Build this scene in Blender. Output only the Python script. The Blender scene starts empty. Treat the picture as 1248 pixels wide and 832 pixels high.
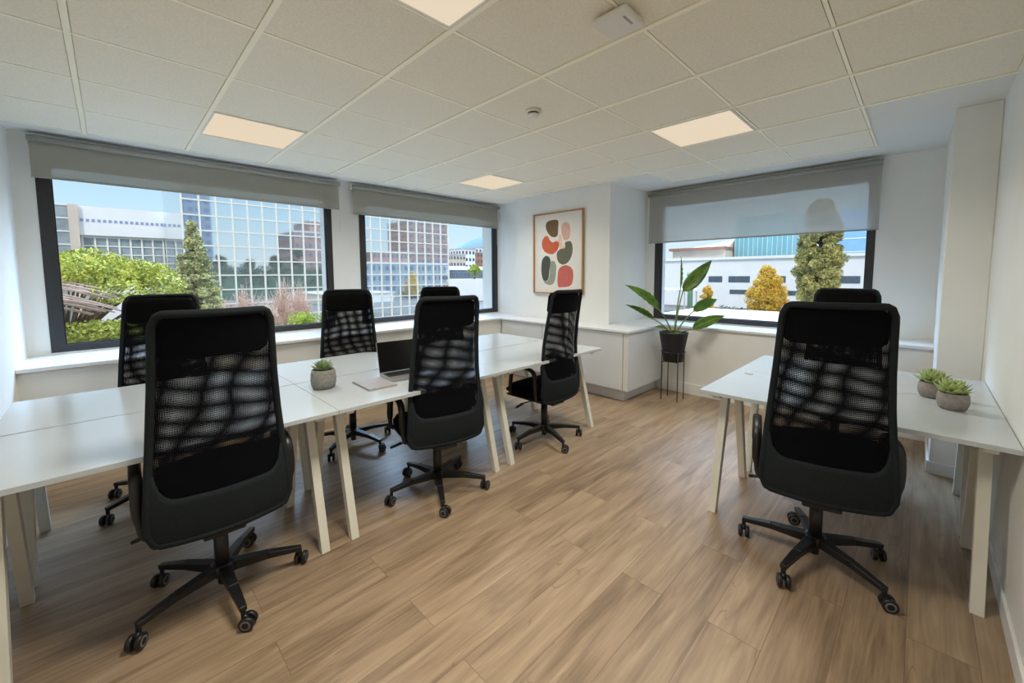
import bpy, math, random
from mathutils import Vector, Matrix
R = math.radians
H = 1.42                      # camera height
S = bpy.context.scene
COL = S.collection
rnd = random.Random(7)

# ------------------------------------------------------------------ materials
def srgb(r, g, b):
    f = lambda c: ((c/255+.055)/1.055)**2.4 if c/255 > .04045 else c/255/12.92
    return (f(r), f(g), f(b), 1)

def mat(name, col, rough=.5, noise=0, scale=20, metal=0, spec=.5, bump=0, col2=None, stretch=(1, 1, 1), coord='Object'):
    m = bpy.data.materials.new(name); m.use_nodes = True
    nt = m.node_tree; N = nt.nodes; L = nt.links
    p = N['Principled BSDF']
    p.inputs['Roughness'].default_value = rough
    p.inputs['Metallic'].default_value = metal
    p.inputs['Specular IOR Level'].default_value = spec
    tc = N.new('ShaderNodeTexCoord'); mp = N.new('ShaderNodeMapping'); mp.inputs['Scale'].default_value = stretch
    L.new(tc.outputs[coord], mp.inputs[0])
    n = N.new('ShaderNodeTexNoise'); n.inputs['Scale'].default_value = scale; n.inputs['Detail'].default_value = 4
    L.new(mp.outputs[0], n.inputs['Vector'])
    if col2 is None:
        col2 = tuple(c*(1-noise) for c in col[:3])+(1,)
    r = N.new('ShaderNodeValToRGB'); r.color_ramp.elements[0].position = .35; r.color_ramp.elements[1].position = .65
    r.color_ramp.elements[0].color = col2; r.color_ramp.elements[1].color = col
    L.new(n.outputs['Fac'], r.inputs[0]); L.new(r.outputs[0], p.inputs['Base Color'])
    if bump:
        b = N.new('ShaderNodeBump'); b.inputs['Strength'].default_value = bump; b.inputs['Distance'].default_value = .004
        L.new(n.outputs['Fac'], b.inputs['Height']); L.new(b.outputs[0], p.inputs['Normal'])
    return m

class NT:
    def __init__(s, m): s.nt = m.node_tree; s.N = s.nt.nodes; s.L = s.nt.links
    def math(s, op, a, b=None, c=None):
        n = s.N.new('ShaderNodeMath'); n.operation = op
        for i, v in enumerate((a, b, c)):
            if v is None: continue
            if isinstance(v, (int, float)): n.inputs[i].default_value = v
            else: s.L.new(v, n.inputs[i])
        return n.outputs[0]

M = {}
M['wall'] = mat('white_wall_paint', srgb(233, 233, 229), .75, .03, 3)
M['wall_out'] = mat('pale_facade_render', srgb(225, 225, 220), .8, .05, 2)
M['skirt'] = mat('white_skirting', srgb(232, 232, 230), .45, .02, 5)
M['sill'] = mat('white_sill_board', srgb(232, 234, 236), .28, .03, 8)
M['frame'] = mat('dark_window_aluminium', srgb(46, 47, 49), .45, .1, 30, spec=.5)
M['desk'] = mat('white_laminate', srgb(186, 192, 196), .18, .02, 6)
M['leg'] = mat('white_powder_coat', srgb(222, 220, 208), .5, .03, 20)
M['cabin'] = mat('cabinet_inner_edge', srgb(150, 149, 147), .7, .03, 5)
M['toe'] = mat('toe_kick_grey', srgb(222, 223, 225), .5, .02, 5)
M['cab'] = mat('cabinet_white_lacquer', srgb(216, 219, 222), .5, .02, 4)
M['plastic_w'] = mat('white_plastic', srgb(225, 222, 215), .4, .03, 20)
M['black'] = mat('black_plastic', srgb(20, 20, 22), .42, .2, 40)
M['blackm'] = mat('black_metal', srgb(22, 22, 24), .38, .2, 30)
M['fabric'] = mat('charcoal_fabric', srgb(38, 43, 46), .95, .35, 300, bump=.4, spec=.12)
M['fabric_b'] = mat('black_fabric', srgb(9, 9, 10), .95, .3, 300, bump=.4, spec=.08)
M['rim'] = mat('caster_grey_rim', srgb(110, 112, 116), .35, .1, 40)
M['chrome'] = mat('grey_metal', srgb(150, 152, 156), .3, .1, 30, metal=.8)
M['concrete'] = mat('grey_concrete_pot', srgb(138, 136, 130), .9, .25, 60, bump=.5)
M['concrete_b'] = mat('warm_grey_concrete_pot', srgb(152, 144, 138), .9, .22, 60, bump=.5)
M['soil'] = mat('dark_soil', srgb(60, 48, 38), 1, .5, 80, bump=.6)
M['succ'] = mat('succulent_leaf', srgb(184, 196, 128), .5, 0, 30, col2=srgb(134, 158, 92))
M['succ_d'] = mat('succulent_leaf_dusty', srgb(138, 156, 106), .5, 0, 30, col2=srgb(96, 120, 76))
M['bop'] = mat('broad_leaf_green', srgb(112, 150, 54), .38, 0, 12, col2=srgb(72, 112, 36))
def leafy(m, k=.35):
    t = NT(m); p = t.N['Principled BSDF']; tl = t.N.new('ShaderNodeBsdfTranslucent'); mx = t.N.new('ShaderNodeMixShader'); mx.inputs[0].default_value = k
    src = p.inputs['Base Color'].links[0].from_socket; t.L.new(src, tl.inputs[0]); t.L.new(p.outputs[0], mx.inputs[1]); t.L.new(tl.outputs[0], mx.inputs[2])
    t.L.new(mx.outputs[0], t.N['Material Output'].inputs[0])
leafy(M['bop'])
M['stem'] = mat('green_stem', srgb(120, 140, 60), .5, 0, 20, col2=srgb(90, 110, 45))
M['pot_b'] = mat('matt_black_pot', srgb(24, 24, 27), .55, .2, 30)
M['silver'] = mat('laptop_silver', srgb(165, 165, 168), .35, .05, 40, metal=.6)
M['screen'] = mat('laptop_screen_off', srgb(14, 14, 16), .25, .1, 10)
M['keys'] = mat('laptop_keys', srgb(20, 20, 22), .6, .3, 90)
M['notepad'] = mat('grey_pink_cover', srgb(156, 153, 158), .5, .05, 30)
M['oak'] = mat('oak_frame', srgb(186, 140, 96), .5, .2, 30, stretch=(1, 1, .1))
M['paper'] = mat('art_paper', srgb(226, 222, 214), .8, .03, 15)
for k, c in dict(brown=(112, 88, 60), pink=(216, 172, 156), orange=(205, 98, 66), olive=(104, 104, 88), dark=(74, 80, 72),
                 sage=(150, 156, 140), rose=(200, 104, 94), cream=(232, 200, 172)).items():
    M['art_'+k] = mat('art_paint_'+k, srgb(*c), .85, .12, 40)

def floor_mat():
    m = bpy.data.materials.new('oak_plank_floor'); m.use_nodes = True
    t = NT(m); N, L = t.N, t.L; p = N['Principled BSDF']
    g = N.new('ShaderNodeNewGeometry')
    mp = N.new('ShaderNodeMapping'); mp.inputs['Location'].default_value = (.43, .03, 0)
    L.new(g.outputs['Position'], mp.inputs[0])
    b = N.new('ShaderNodeTexBrick'); b.offset = .37; b.offset_frequency = 2
    for k, v in {'Scale': 1, 'Brick Width': 1.28, 'Row Height': .192, 'Mortar Size': .0014, 'Mortar Smooth': .3, 'Bias': 0}.items():
        b.inputs[k].default_value = v
    b.inputs['Color1'].default_value = (0, 0, 0, 1); b.inputs['Color2'].default_value = (1, 1, 1, 1); b.inputs['Mortar'].default_value = (.5, .5, .5, 1)
    L.new(mp.outputs[0], b.inputs['Vector'])
    # per plank offset of the grain
    sc = N.new('ShaderNodeVectorMath'); sc.operation = 'SCALE'; sc.inputs['Scale'].default_value = 9
    L.new(b.outputs['Color'], sc.inputs[0])
    ad = N.new('ShaderNodeVectorMath'); ad.operation = 'ADD'; L.new(mp.outputs[0], ad.inputs[0]); L.new(sc.outputs[0], ad.inputs[1])
    st = N.new('ShaderNodeMapping'); st.inputs['Scale'].default_value = (1.1, 9, 1); L.new(ad.outputs[0], st.inputs[0])
    n1 = N.new('ShaderNodeTexNoise'); n1.inputs['Scale'].default_value = 1.6; n1.inputs['Detail'].default_value = 7; n1.inputs['Distortion'].default_value = .9
    L.new(st.outputs[0], n1.inputs['Vector'])
    st2 = N.new('ShaderNodeMapping'); st2.inputs['Scale'].default_value = (3, 60, 1); L.new(ad.outputs[0], st2.inputs[0])
    n2 = N.new('ShaderNodeTexNoise'); n2.inputs['Scale'].default_value = 1.5; n2.inputs['Detail'].default_value = 3
    L.new(st2.outputs[0], n2.inputs['Vector'])
    # knots / cracks: thin dark lines where a warped wave crosses
    st3 = N.new('ShaderNodeMapping'); st3.inputs['Scale'].default_value = (.55, 4.2, 1); L.new(ad.outputs[0], st3.inputs[0])
    n3 = N.new('ShaderNodeTexNoise'); n3.inputs['Scale'].default_value = 1.3; n3.inputs['Detail'].default_value = 3; L.new(st3.outputs[0], n3.inputs['Vector'])
    d = t.math('ABSOLUTE', t.math('SUBTRACT', n3.outputs['Fac'], .62))
    crack = t.math('SUBTRACT', 1, t.math('MINIMUM', t.math('MULTIPLY', d, 260), 1))
    r = N.new('ShaderNodeValToRGB'); e = r.color_ramp.elements
    e[0].position = .28; e[0].color = srgb(112, 92, 72); e[1].position = .72; e[1].color = srgb(178, 155, 128)
    x = r.color_ramp.elements.new(.5); x.color = srgb(152, 129, 104)
    mixf = t.math('ADD', t.math('MULTIPLY', n1.outputs['Fac'], .72), t.math('MULTIPLY', n2.outputs['Fac'], .28))
    pl = N.new('ShaderNodeSeparateColor'); L.new(b.outputs['Color'], pl.inputs[0])
    mixf = t.math('ADD', mixf, t.math('MULTIPLY', t.math('SUBTRACT', pl.outputs[0], .5), .12))
    L.new(mixf, r.inputs[0])
    mx = N.new('ShaderNodeMix'); mx.data_type = 'RGBA'; mx.inputs['B'].default_value = srgb(98, 72, 50)
    L.new(r.outputs[0], mx.inputs['A'])
    L.new(t.math('MAXIMUM', t.math('MULTIPLY', b.outputs['Fac'], .7), t.math('MULTIPLY', crack, .45)), mx.inputs['Factor'])
    L.new(mx.outputs['Result'], p.inputs['Base Color'])
    rr = t.math('ADD', .36, t.math('MULTIPLY', n2.outputs['Fac'], .16)); L.new(rr, p.inputs['Roughness'])
    bp = N.new('ShaderNodeBump'); bp.inputs['Strength'].default_value = .15; bp.inputs['Distance'].default_value = .002
    L.new(n2.outputs['Fac'], bp.inputs['Height']); L.new(bp.outputs[0], p.inputs['Normal'])
    return m
M['floor'] = floor_mat()
M['tile'] = mat('mineral_ceiling_tile', srgb(240, 233, 215), .95, 0, 90, bump=.25, col2=srgb(231, 224, 207))
M['plaster'] = mat('ceiling_plaster', srgb(224, 224, 220), .85, .02, 3)
M['tbar'] = mat('ceiling_t_bar', srgb(252, 246, 224), .4, .02, 10)
M['shadowgap'] = mat('ceiling_joint', srgb(150, 147, 138), .9, .05, 10)

def emit_mat(name, col, st):
    m = bpy.data.materials.new(name); m.use_nodes = True; t = NT(m)
    t.N.remove(t.N['Principled BSDF'])
    e = t.N.new('ShaderNodeEmission'); e.inputs[1].default_value = st
    n = t.N.new('ShaderNodeTexNoise'); n.inputs['Scale'].default_value = 6
    r = t.N.new('ShaderNodeValToRGB'); r.color_ramp.elements[0].color = tuple(c*.97 for c in col[:3])+(1,); r.color_ramp.elements[1].color = col
    t.L.new(n.outputs[0], r.inputs[0]); t.L.new(r.outputs[0], e.inputs[0])
    t.L.new(e.outputs[0], t.N['Material Output'].inputs[0])
    return m
M['lamp'] = emit_mat('led_diffuser', (1, .84, .62, 1), .74)

def glass_mat():
    m = bpy.data.materials.new('window_glass'); m.use_nodes = True; t = NT(m)
    t.N.remove(t.N['Principled BSDF'])
    tr = t.N.new('ShaderNodeBsdfTransparent'); tr.inputs[0].default_value = (.97, .985, .98, 1)
    gl = t.N.new('ShaderNodeBsdfGlossy'); gl.inputs['Roughness'].default_value = .02
    f = t.N.new('ShaderNodeFresnel'); f.inputs[0].default_value = 1.45
    mx = t.N.new('ShaderNodeMixShader')
    gg = t.N.new('ShaderNodeNewGeometry')
    t.L.new(t.math('MULTIPLY', t.math('MULTIPLY', f.outputs[0], .7), t.math('SUBTRACT', 1, gg.outputs['Backfacing'])), mx.inputs[0]); t.L.new(tr.outputs[0], mx.inputs[1]); t.L.new(gl.outputs[0], mx.inputs[2])
    t.L.new(mx.outputs[0], t.N['Material Output'].inputs[0])
    return m
M['glass'] = glass_mat()

def blind_mat(name, col, openness, trans):
    m = bpy.data.materials.new(name); m.use_nodes = True; t = NT(m)
    t.N.remove(t.N['Principled BSDF'])
    tc = t.N.new('ShaderNodeTexCoord'); n = t.N.new('ShaderNodeTexNoise'); n.inputs['Scale'].default_value = 60
    mp = t.N.new('ShaderNodeMapping'); mp.inputs['Scale'].default_value = (1, 1, 8); t.L.new(tc.outputs['Object'], mp.inputs[0]); t.L.new(mp.outputs[0], n.inputs[0])
    r = t.N.new('ShaderNodeValToRGB'); r.color_ramp.elements[0].color = tuple(c*.9 for c in col[:3])+(1,); r.color_ramp.elements[1].color = col
    t.L.new(n.outputs[0], r.inputs[0])
    d = t.N.new('ShaderNodeBsdfDiffuse'); tl = t.N.new('ShaderNodeBsdfTranslucent'); tr = t.N.new('ShaderNodeBsdfTransparent')
    t.L.new(r.outputs[0], d.inputs[0]); t.L.new(r.outputs[0], tl.inputs[0])
    a = t.N.new('ShaderNodeMixShader'); a.inputs[0].default_value = trans; t.L.new(d.outputs[0], a.inputs[1]); t.L.new(tl.outputs[0], a.inputs[2])
    b = t.N.new('ShaderNodeMixShader'); b.inputs[0].default_value = openness; t.L.new(a.outputs[0], b.inputs[1]); t.L.new(tr.outputs[0], b.inputs[2])
    t.L.new(b.outputs[0], t.N['Material Output'].inputs[0])
    return m
M['blind_a'] = blind_mat('pale_grey_screen_fabric', srgb(186, 184, 174), .30, .12)
M['blind_c'] = blind_mat('mid_grey_screen_fabric', srgb(206, 203, 196), .40, .30)
M['cassette'] = mat('grey_blind_tube', srgb(158, 157, 150), .5, .05, 30)

def net_mat(name, px, pz, ang, warp, wscale, thr):
    """woven chair net: real perforations, a soft product of two thread directions"""
    m = bpy.data.materials.new(name); m.use_nodes = True; t = NT(m); N, L = t.N, t.L
    p = N['Principled BSDF']; p.inputs['Base Color'].default_value = (.003, .003, .005, 1); p.inputs['Roughness'].default_value = .9; p.inputs['Specular IOR Level'].default_value = .1
    tc = N.new('ShaderNodeTexCoord')
    nz = N.new('ShaderNodeTexNoise'); nz.inputs['Scale'].default_value = wscale; nz.inputs['Detail'].default_value = 0
    L.new(tc.outputs['Object'], nz.inputs[0])
    sub = N.new('ShaderNodeVectorMath'); sub.operation = 'SUBTRACT'; sub.inputs[1].default_value = (.5, .5, .5); L.new(nz.outputs['Color'], sub.inputs[0])
    scl = N.new('ShaderNodeVectorMath'); scl.operation = 'SCALE'; scl.inputs['Scale'].default_value = warp; L.new(sub.outputs[0], scl.inputs[0])
    add = N.new('ShaderNodeVectorMath'); add.operation = 'ADD'; L.new(tc.outputs['Object'], add.inputs[0]); L.new(scl.outputs[0], add.inputs[1])
    mp = N.new('ShaderNodeMapping'); mp.inputs['Rotation'].default_value = (0, ang, 0); L.new(add.outputs[0], mp.inputs[0])
    s = N.new('ShaderNodeSeparateXYZ'); L.new(mp.outputs[0], s.inputs[0])
    a = t.math('SINE', t.math('MULTIPLY', s.outputs[0], 2*math.pi/px))
    b = t.math('SINE', t.math('MULTIPLY', s.outputs[2], 2*math.pi/pz))
    o = t.math('MULTIPLY', t.math('GREATER_THAN', a, thr), t.math('GREATER_THAN', b, thr))
    tr = N.new('ShaderNodeBsdfTransparent'); mx = N.new('ShaderNodeMixShader')
    L.new(o, mx.inputs[0]); L.new(p.outputs[0], mx.inputs[1]); L.new(tr.outputs[0], mx.inputs[2])
    L.new(mx.outputs[0], N['Material Output'].inputs[0])
    return m
M['net1'] = net_mat('chair_net_outer', .0046, .0056, 0, .0, 3, .0)
M['net2'] = net_mat('chair_net_inner', .00484, .00618, .012, .010, 4, .0)

# ------------------------------------------------------------------ mesh builder
class MB:
    def __init__(s): s.v = []; s.f = []; s.m = []; s.mi = 0; s.sm = []
    def add(s, vs, fs, smooth=False):
        o = len(s.v); s.v += [tuple(v) for v in vs]
        for f in fs: s.f.append(tuple(i+o for i in f)); s.m.append(s.mi); s.sm.append(smooth)
        return s
    def box(s, x0, x1, y0, y1, z0, z1):
        v = [(x, y, z) for x in (x0, x1) for y in (y0, y1) for z in (z0, z1)]
        return s.add(v, [(0, 1, 3, 2), (4, 6, 7, 5), (0, 4, 5, 1), (2, 3, 7, 6), (0, 2, 6, 4), (1, 5, 7, 3)])
    def hexa(s, b4, t4):
        v = list(b4)+list(t4)
        return s.add(v, [(3, 2, 1, 0), (4, 5, 6, 7), (0, 1, 5, 4), (1, 2, 6, 5), (2, 3, 7, 6), (3, 0, 4, 7)])
    def bar(s, p, q, w, h, w2=None, h2=None, up=(0, 0, 1)):
        p = Vector(p); q = Vector(q); d = (q-p).normalized(); u = Vector(up)
        r = d.cross(u); r = r.normalized() if r.length > 1e-5 else Vector((1, 0, 0)); n = r.cross(d)
        w2 = w2 or w; h2 = h2 or h
        a = [p+r*x*w/2+n*y*h/2 for x, y in ((-1, -1), (1, -1), (1, 1), (-1, 1))]
        b = [q+r*x*w2/2+n*y*h2/2 for x, y in ((-1, -1), (1, -1), (1, 1), (-1, 1))]
        return s.hexa(a, b)
    def tube(s, pts, r, n=10, close=False, sy=1.0):
        pts = [Vector(p) for p in pts]; k = len(pts); rs = r if isinstance(r, (list, tuple)) else [r]*k
        vs = []; prev = None
        for i, p in enumerate(pts):
            a = pts[(i-1) % k] if (close or i > 0) else p; b = pts[(i+1) % k] if (close or i < k-1) else p
            d = (b-a).normalized()
            if prev is None:
                u = Vector((0, 0, 1)) if abs(d.z) < .9 else Vector((1, 0, 0)); x = d.cross(u).normalized()
            else:
                x = (prev-d*prev.dot(d)); x = x.normalized() if x.length > 1e-6 else prev
            prev = x; y = d.cross(x)
            vs += [p+(x*math.cos(2*math.pi*j/n)+y*sy*math.sin(2*math.pi*j/n))*rs[i] for j in range(n)]
        fs = []
        for i in range(k if close else k-1):
            for j in range(n):
                a = i*n+j; b = i*n+(j+1) % n; c = ((i+1) % k)*n+(j+1) % n; d = ((i+1) % k)*n+j
                fs.append((a, b, c, d))
        if not close: fs += [tuple(range(n))[::-1], tuple(range((k-1)*n, k*n))]
        return s.add(vs, fs, True)
    def lathe(s, prof, c=(0, 0, 0), n=28, axis='z', cap=True):
        vs = []
        for r, z in prof:
            for j in range(n):
                a = 2*math.pi*j/n; x, y = r*math.cos(a), r*math.sin(a)
                if axis == 'z': vs.append((c[0]+x, c[1]+y, c[2]+z))
                elif axis == 'x': vs.append((c[0]+z, c[1]+x, c[2]+y))
                else: vs.append((c[0]+x, c[1]+z, c[2]+y))
        fs = [(i*n+j, i*n+(j+1) % n, (i+1)*n+(j+1) % n, (i+1)*n+j) for i in range(len(prof)-1) for j in range(n)]
        if cap: fs += [tuple(range(n))[::-1], tuple(range((len(prof)-1)*n, len(prof)*n))]
        return s.add(vs, fs, True)
    def build(s, name, mats, parent=None, bevel=0, seg=2, loc=None, smooth_angle=None):
        me = bpy.data.meshes.new(name); me.from_pydata(s.v, [], s.f)
        for m in (mats if isinstance(mats, (list, tuple)) else [mats]): me.materials.append(m)
        me.polygons.foreach_set('material_index', s.m); me.polygons.foreach_set('use_smooth', s.sm)
        me.update()
        o = bpy.data.objects.new(name, me); COL.objects.link(o)
        if parent: o.parent = parent
        if loc: o.location = loc
        if bevel:
            b = o.modifiers.new('bevel', 'BEVEL'); b.width = bevel; b.segments = seg; b.limit_method = 'ANGLE'; b.harden_normals = True
            me.polygons.foreach_set('use_smooth', [True]*len(me.polygons))
        return o

def tag(o, label=None, cat=None, group=None, kind=None):
    if label: o['label'] = label
    if cat: o['category'] = cat
    if group: o['group'] = group
    if kind: o['kind'] = kind
    return o
def empty(name, loc=(0, 0, 0), rz=0):
    o = bpy.data.objects.new(name, None); o.empty_display_size = .1; COL.objects.link(o); o.location = loc; o.rotation_euler = (0, 0, rz); return o
def copy_tree(o, parent=None):
    c = o.copy(); COL.objects.link(c)
    if parent: c.parent = parent
    for ch in list(o.children): copy_tree(ch, c)
    return c
def structure(o): o['kind'] = 'structure'; return o

# ------------------------------------------------------------------ room dims
XE, YD = -.48, -.315
YA, XC = 4.80, 5.20          # inner faces of the window walls
YAo, XCo = 5.16, 5.52        # outer faces
ZC = H+1.083
XB, YB0, YB1 = 4.28, 2.65, 4.22   # pier that carries the picture
ZS = H-.612                  # sill top
b = MB(); b.box(XE-.2, XCo, YD-.2, YAo, -.2, 0); structure(b.build('floor', M['floor']))

# ceiling: plaster slab + tile field + bars
b = MB(); b.box(XE-.2, XCo, YD-.2, YAo, ZC, ZC+.25); ceil = structure(b.build('ceiling', M['plaster']))
gx = [-.07+.5985*i for i in range(9)]       # ..., 4.72
gy = [.325+.5925*i for i in range(8)]       # ..., 4.47
holes = [(1, 5), (1, 1), (5, 1), (5, 5)]   # lamp cells (ix, iy)
zt = ZC-.012
xs = [XE]+gx; ys = [YD]+gy
def cell_ok(i, j):
    x0, x1, y0, y1 = xs[i], xs[i+1], ys[j], ys[j+1]
    if y1 <= gy[0]+.01 and x0 > 3.4: return False         # plaster margin at the right
    if x1 > 4.2 and y0 > 2.0: return False                  # beside the pier
    return True
tb = MB(); jb = MB(); bb = MB(); cb = MB()
cells = []
for i in range(len(xs)-1):
    for j in range(len(ys)-1):
        if not cell_ok(i, j): continue
        x0, x1, y0, y1 = xs[i], xs[i+1], ys[j], ys[j+1]
        cells.append((x0, x1, y0, y1))
        if (i-1, j-1) in holes: continue
        g = .009
        tb.box(x0+.0145, x1-.0145, y0+.0115, y1-.0115, zt, ZC-.001)
seen = set()
for x0, x1, y0, y1 in cells:
    for x in (x0, x1):
        k = ('x', round(x, 3), round(y0, 3))
        if k not in seen: seen.add(k); bb.box(x-.012, x+.012, y0, y1, ZC-.018, ZC-.0015)
    for y in (y0, y1):
        k = ('y', round(y, 3), round(x0, 3))
        if k not in seen: seen.add(k); cb.box(x0+.012, x1-.012, y-.0080, y+.0080, ZC-.0135, ZC-.0015)
tb.build('ceiling_tiles', M['tile'], ceil); bb.build('main_bars', M['tbar'], ceil); cb.build('cross_bars', M['tbar'], ceil)

# wall D (right), wall E (left), near wall is the corner behind the camera
b = MB(); b.box(XE-.2, XCo, YD-.2, YD, 0, ZC); structure(b.build('wall_right', M['wall']))
b = MB(); b.box(XE-.2, XE, YD, YAo, 0, ZC); structure(b.build('wall_left', M['wall']))
b = MB(); b.box(4.06, XCo, YD, -.105, 0, ZC); structure(b.build('wall_pier_right', M['wall'], bevel=.006))
b = MB()   # picture pier and the little return beside window 2
b.box(XB, XCo, YB0, YB1, 0, ZC); b.box(4.43, XCo, YB1, YAo, 0, ZC)
structure(b.build('wall_far', M['wall']))

# window wall A with two openings
W1 = (-.361, 1.845); W2 = (2.168, 4.43); WZ0, WZ1 = H-.598, H+.93
b = MB()
for x0, x1 in ((XE, W1[0]), (W1[1], W2[0])): b.box(x0, x1, YA, YAo, WZ0, WZ1)
b.box(XE, 4.43, YA, YAo, WZ1, ZC); b.box(XE, 4.43, YA, YAo, 0, WZ0)
structure(b.build('wall_back', M['wall']))
b = MB(); b.box(XE, 3.97, 4.20, YA, 0, ZS-.03); structure(b.build('wall_back_plinth', M['wall']))
b = MB(); b.box(XE, 4.43, 4.175, YA, ZS-.028, ZS); s = structure(b.build('trim_1', M['sill'], bevel=.004))
b = MB(); b.box(XE, 3.99, 4.188, 4.2, 0, .09); structure(b.build('baseboard_back', M['skirt'], bevel=.003))
# window wall C
W3 = (.325, 2.525); W3Z1 = H+.94
b = MB()
b.box(XC, XCo, YD, W3[0], 0, ZC); b.box(XC, XCo, W3[1], YB0, 0, ZC)
b.box(XC, XCo, W3[0], W3[1], W3Z1, ZC); b.box(XC, XCo, W3[0], W3[1], 0, WZ0)
structure(b.build('wall_window_right', M['wall']))
b = MB(); b.box(4.79, XC, -.105, YB0, 0, ZS-.03); structure(b.build('wall_window_right_plinth', M['wall']))
b = MB(); b.box(4.765, XC, -.105, YB0, ZS-.028, ZS); structure(b.build('trim_2', M['sill'], bevel=.004))
b = MB(); b.box(4.776, 4.79, -.105, 2.2, 0, .125); structure(b.build('baseboard_window_right', M['skirt'], bevel=.003))
b = MB(); b.box(XE, 4.06, YD, YD+.013, 0, .085); b.box(4.047, 4.06, YD, -.105, 0, .085); b.box(4.06, 4.79, -.105, -.092, 0, .085)
structure(b.build('baseboard_right', M['skirt'], bevel=.003))
b = MB(); b.box(XE, XE+.013, YD, 4.19, 0, .085); structure(b.build('baseboard_left', M['skirt'], bevel=.003))

def window(n, axis, a0, a1, z0, z1, base, fw=.078, fwR=.06):
    """fixed pane in a dark frame; a = along wall, base = inner wall face"""
    f = MB(); d0, d1 = base-.004, base+.07
    def bx(p0, p1, q0, q1, c0, c1, mb):
        if axis == 'x': mb.box(p0, p1, q0, q1, c0, c1)
        else: mb.box(q0, q1, p0, p1, c0, c1)
    fl, fr = (fw, fwR) if axis == 'x' else (fwR, fw)
    bx(a0, a0+fl, d0, d1, z0, z1, f); bx(a1-fr, a1, d0, d1, z0, z1, f)
    bx(a0+fl, a1-fr, d0, d1, z0, z0+.055, f); bx(a0+fl, a1-fr, d0, d1, z1-.07, z1, f)
    o = structure(f.build('window_%d' % n, M['frame']))
    g = MB(); bx(a0+fl-.005, a1-fr+.005, base+.035, base+.041, z0+.05, z1-.06, g)
    g.build('window_glass', M['glass'], o)
    # thin gasket line round the pane
    s = MB(); t = .008
    bx(a0+fl, a0+fl+t, base+.02, base+.034, z0+.055, z1-.07, s); bx(a1-fr-t, a1-fr, base+.02, base+.034, z0+.055, z1-.07, s)
    bx(a0+fl, a1-fr, base+.02, base+.034, z0+.055, z0+.055+t, s); bx(a0+fl, a1-fr, base+.02, base+.034, z1-.07-t, z1-.07, s)
    s.build('window_gasket', M['black'], o)
    # outside ledge of the opening
    return o
window(1, 'x', W1[0], W1[1], WZ0, WZ1, YA)
window(2, 'x', W2[0], W2[1], WZ0, WZ1, YA)
window(3, 'y', W3[0], W3[1], WZ0, W3Z1, XC)

# ------------------------------------------------------------------ roller blinds
def blind(axis, a0, a1, base, ztop, zbot, fabric, label, r=.022, side=-1):
    mid = (a0+a1)/2
    root = empty('roller_blind', (mid, base, ztop) if axis == 'x' else (base, mid, ztop), 0 if axis == 'x' else R(90))
    w = (a1-a0)/2; L = ztop-zbot
    # local: x along, y toward wall (for axis x: +y).  for axis y rotated 90: local x -> world y, local y -> world -x
    sg = 1 if axis == 'x' else -1
    fb = MB(); n = 40
    fb.box(-w+.006, w-.006, sg*.0-.0006, sg*.0+.0006, -L+.012, -.03); f = fb.build('blind_fabric', fabric, root)
    t = MB(); t.tube([(-w, -sg*(r-.002), -.03), (w, -sg*(r-.002), -.03)], r, 20); t.build('roller_tube', M['cassette'], root)
    h = MB(); h.box(-w, w, min(sg*.005, sg*.07), max(sg*.005, sg*.07), -.006, 0); h.box(-w, w, min(sg*.064, sg*.07), max(sg*.064, sg*.07), -.05, 0)
    h.build('head_rail', M['cassette'], root, bevel=.001)
    bb_ = MB(); bb_.box(-w+.004, w-.004, -.004, .004, -L, -L+.014); bb_.build('bottom_bar', M['cassette'], root, bevel=.002)
    for sx in (-1, 1):
        k = MB(); k.box(sx*w-.004, sx*w+.004, min(0, sg*.06), max(0, sg*.06), -.062, -.004); k.build('bracket', M['plastic_w'], root, bevel=.002)
    c = MB(); xx = w+.008; c.tube([(xx, sg*.02, -.03), (xx, sg*.02, -L-.25)], .0015, 6); c.tube([(xx, sg*.035, -.03), (xx, sg*.035, -L-.25)], .0015, 6)
    c.build('pull_chain', M['plastic_w'], root)
    tag(root, label, 'window blind')
blind('x', -.376, 1.905, 4.70, H+1.055, H+.742, M['blind_a'], 'wide light grey roller blind pulled a little way over the left, widest window')
blind('x', 2.056, 4.36, 4.70, H+1.055, H+.712, M['blind_a'], 'light grey roller blind over the middle window, next to the picture wall')
blind('y', .297, 2.585, 5.13, H+1.052, H+.398, M['blind_c'], 'see-through grey roller blind half down over the window behind the tall potted plant')

# ------------------------------------------------------------------ cabinet under the picture
root = empty('sideboard_cabinet', (3.91, 2.17, 0))
def loc(x, y): return x-3.91, y-2.17
b = MB()
b.box(.045, .366, .045, 2.0, .135, ZS-.028); b.box(.366, .86, .045, .475, .135, ZS-.028); b.build('cabinet_body', M['cabin'], root)
b = MB(); b.box(.11, .366, .11, 2.0, 0, .135); b.box(.366, .86, .11, .475, 0, .135); b.build('toe_kick', M['toe'], root)
b = MB(); b.box(0, .365, 0, 2.0, ZS-.0275, ZS-.001); b.box(.365, .85, 0, .475, ZS-.0275, ZS-.001); b.build('cabinet_top', M['sill'], root, bevel=.003)
for y0, y1 in ((.086, .678), (.684, 1.247), (1.253, 2.0)):
    d = MB(); d.box(.02, .043, y0, y1, .14, ZS-.034); d.build('door', M['cab'], root, bevel=.0015)
b = MB(); b.box(.02, .86, .02, .043, .135, ZS-.03); b.build('side_panel', M['cab'], root, bevel=.0015)
b = MB(); b.box(.026, .043, .047, .080, .138, ZS-.03); b.build('edge_strip', M['leg'], root, bevel=.0015)
tag(root, 'low white sideboard with plain doors below the framed picture', 'cabinet')

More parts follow.
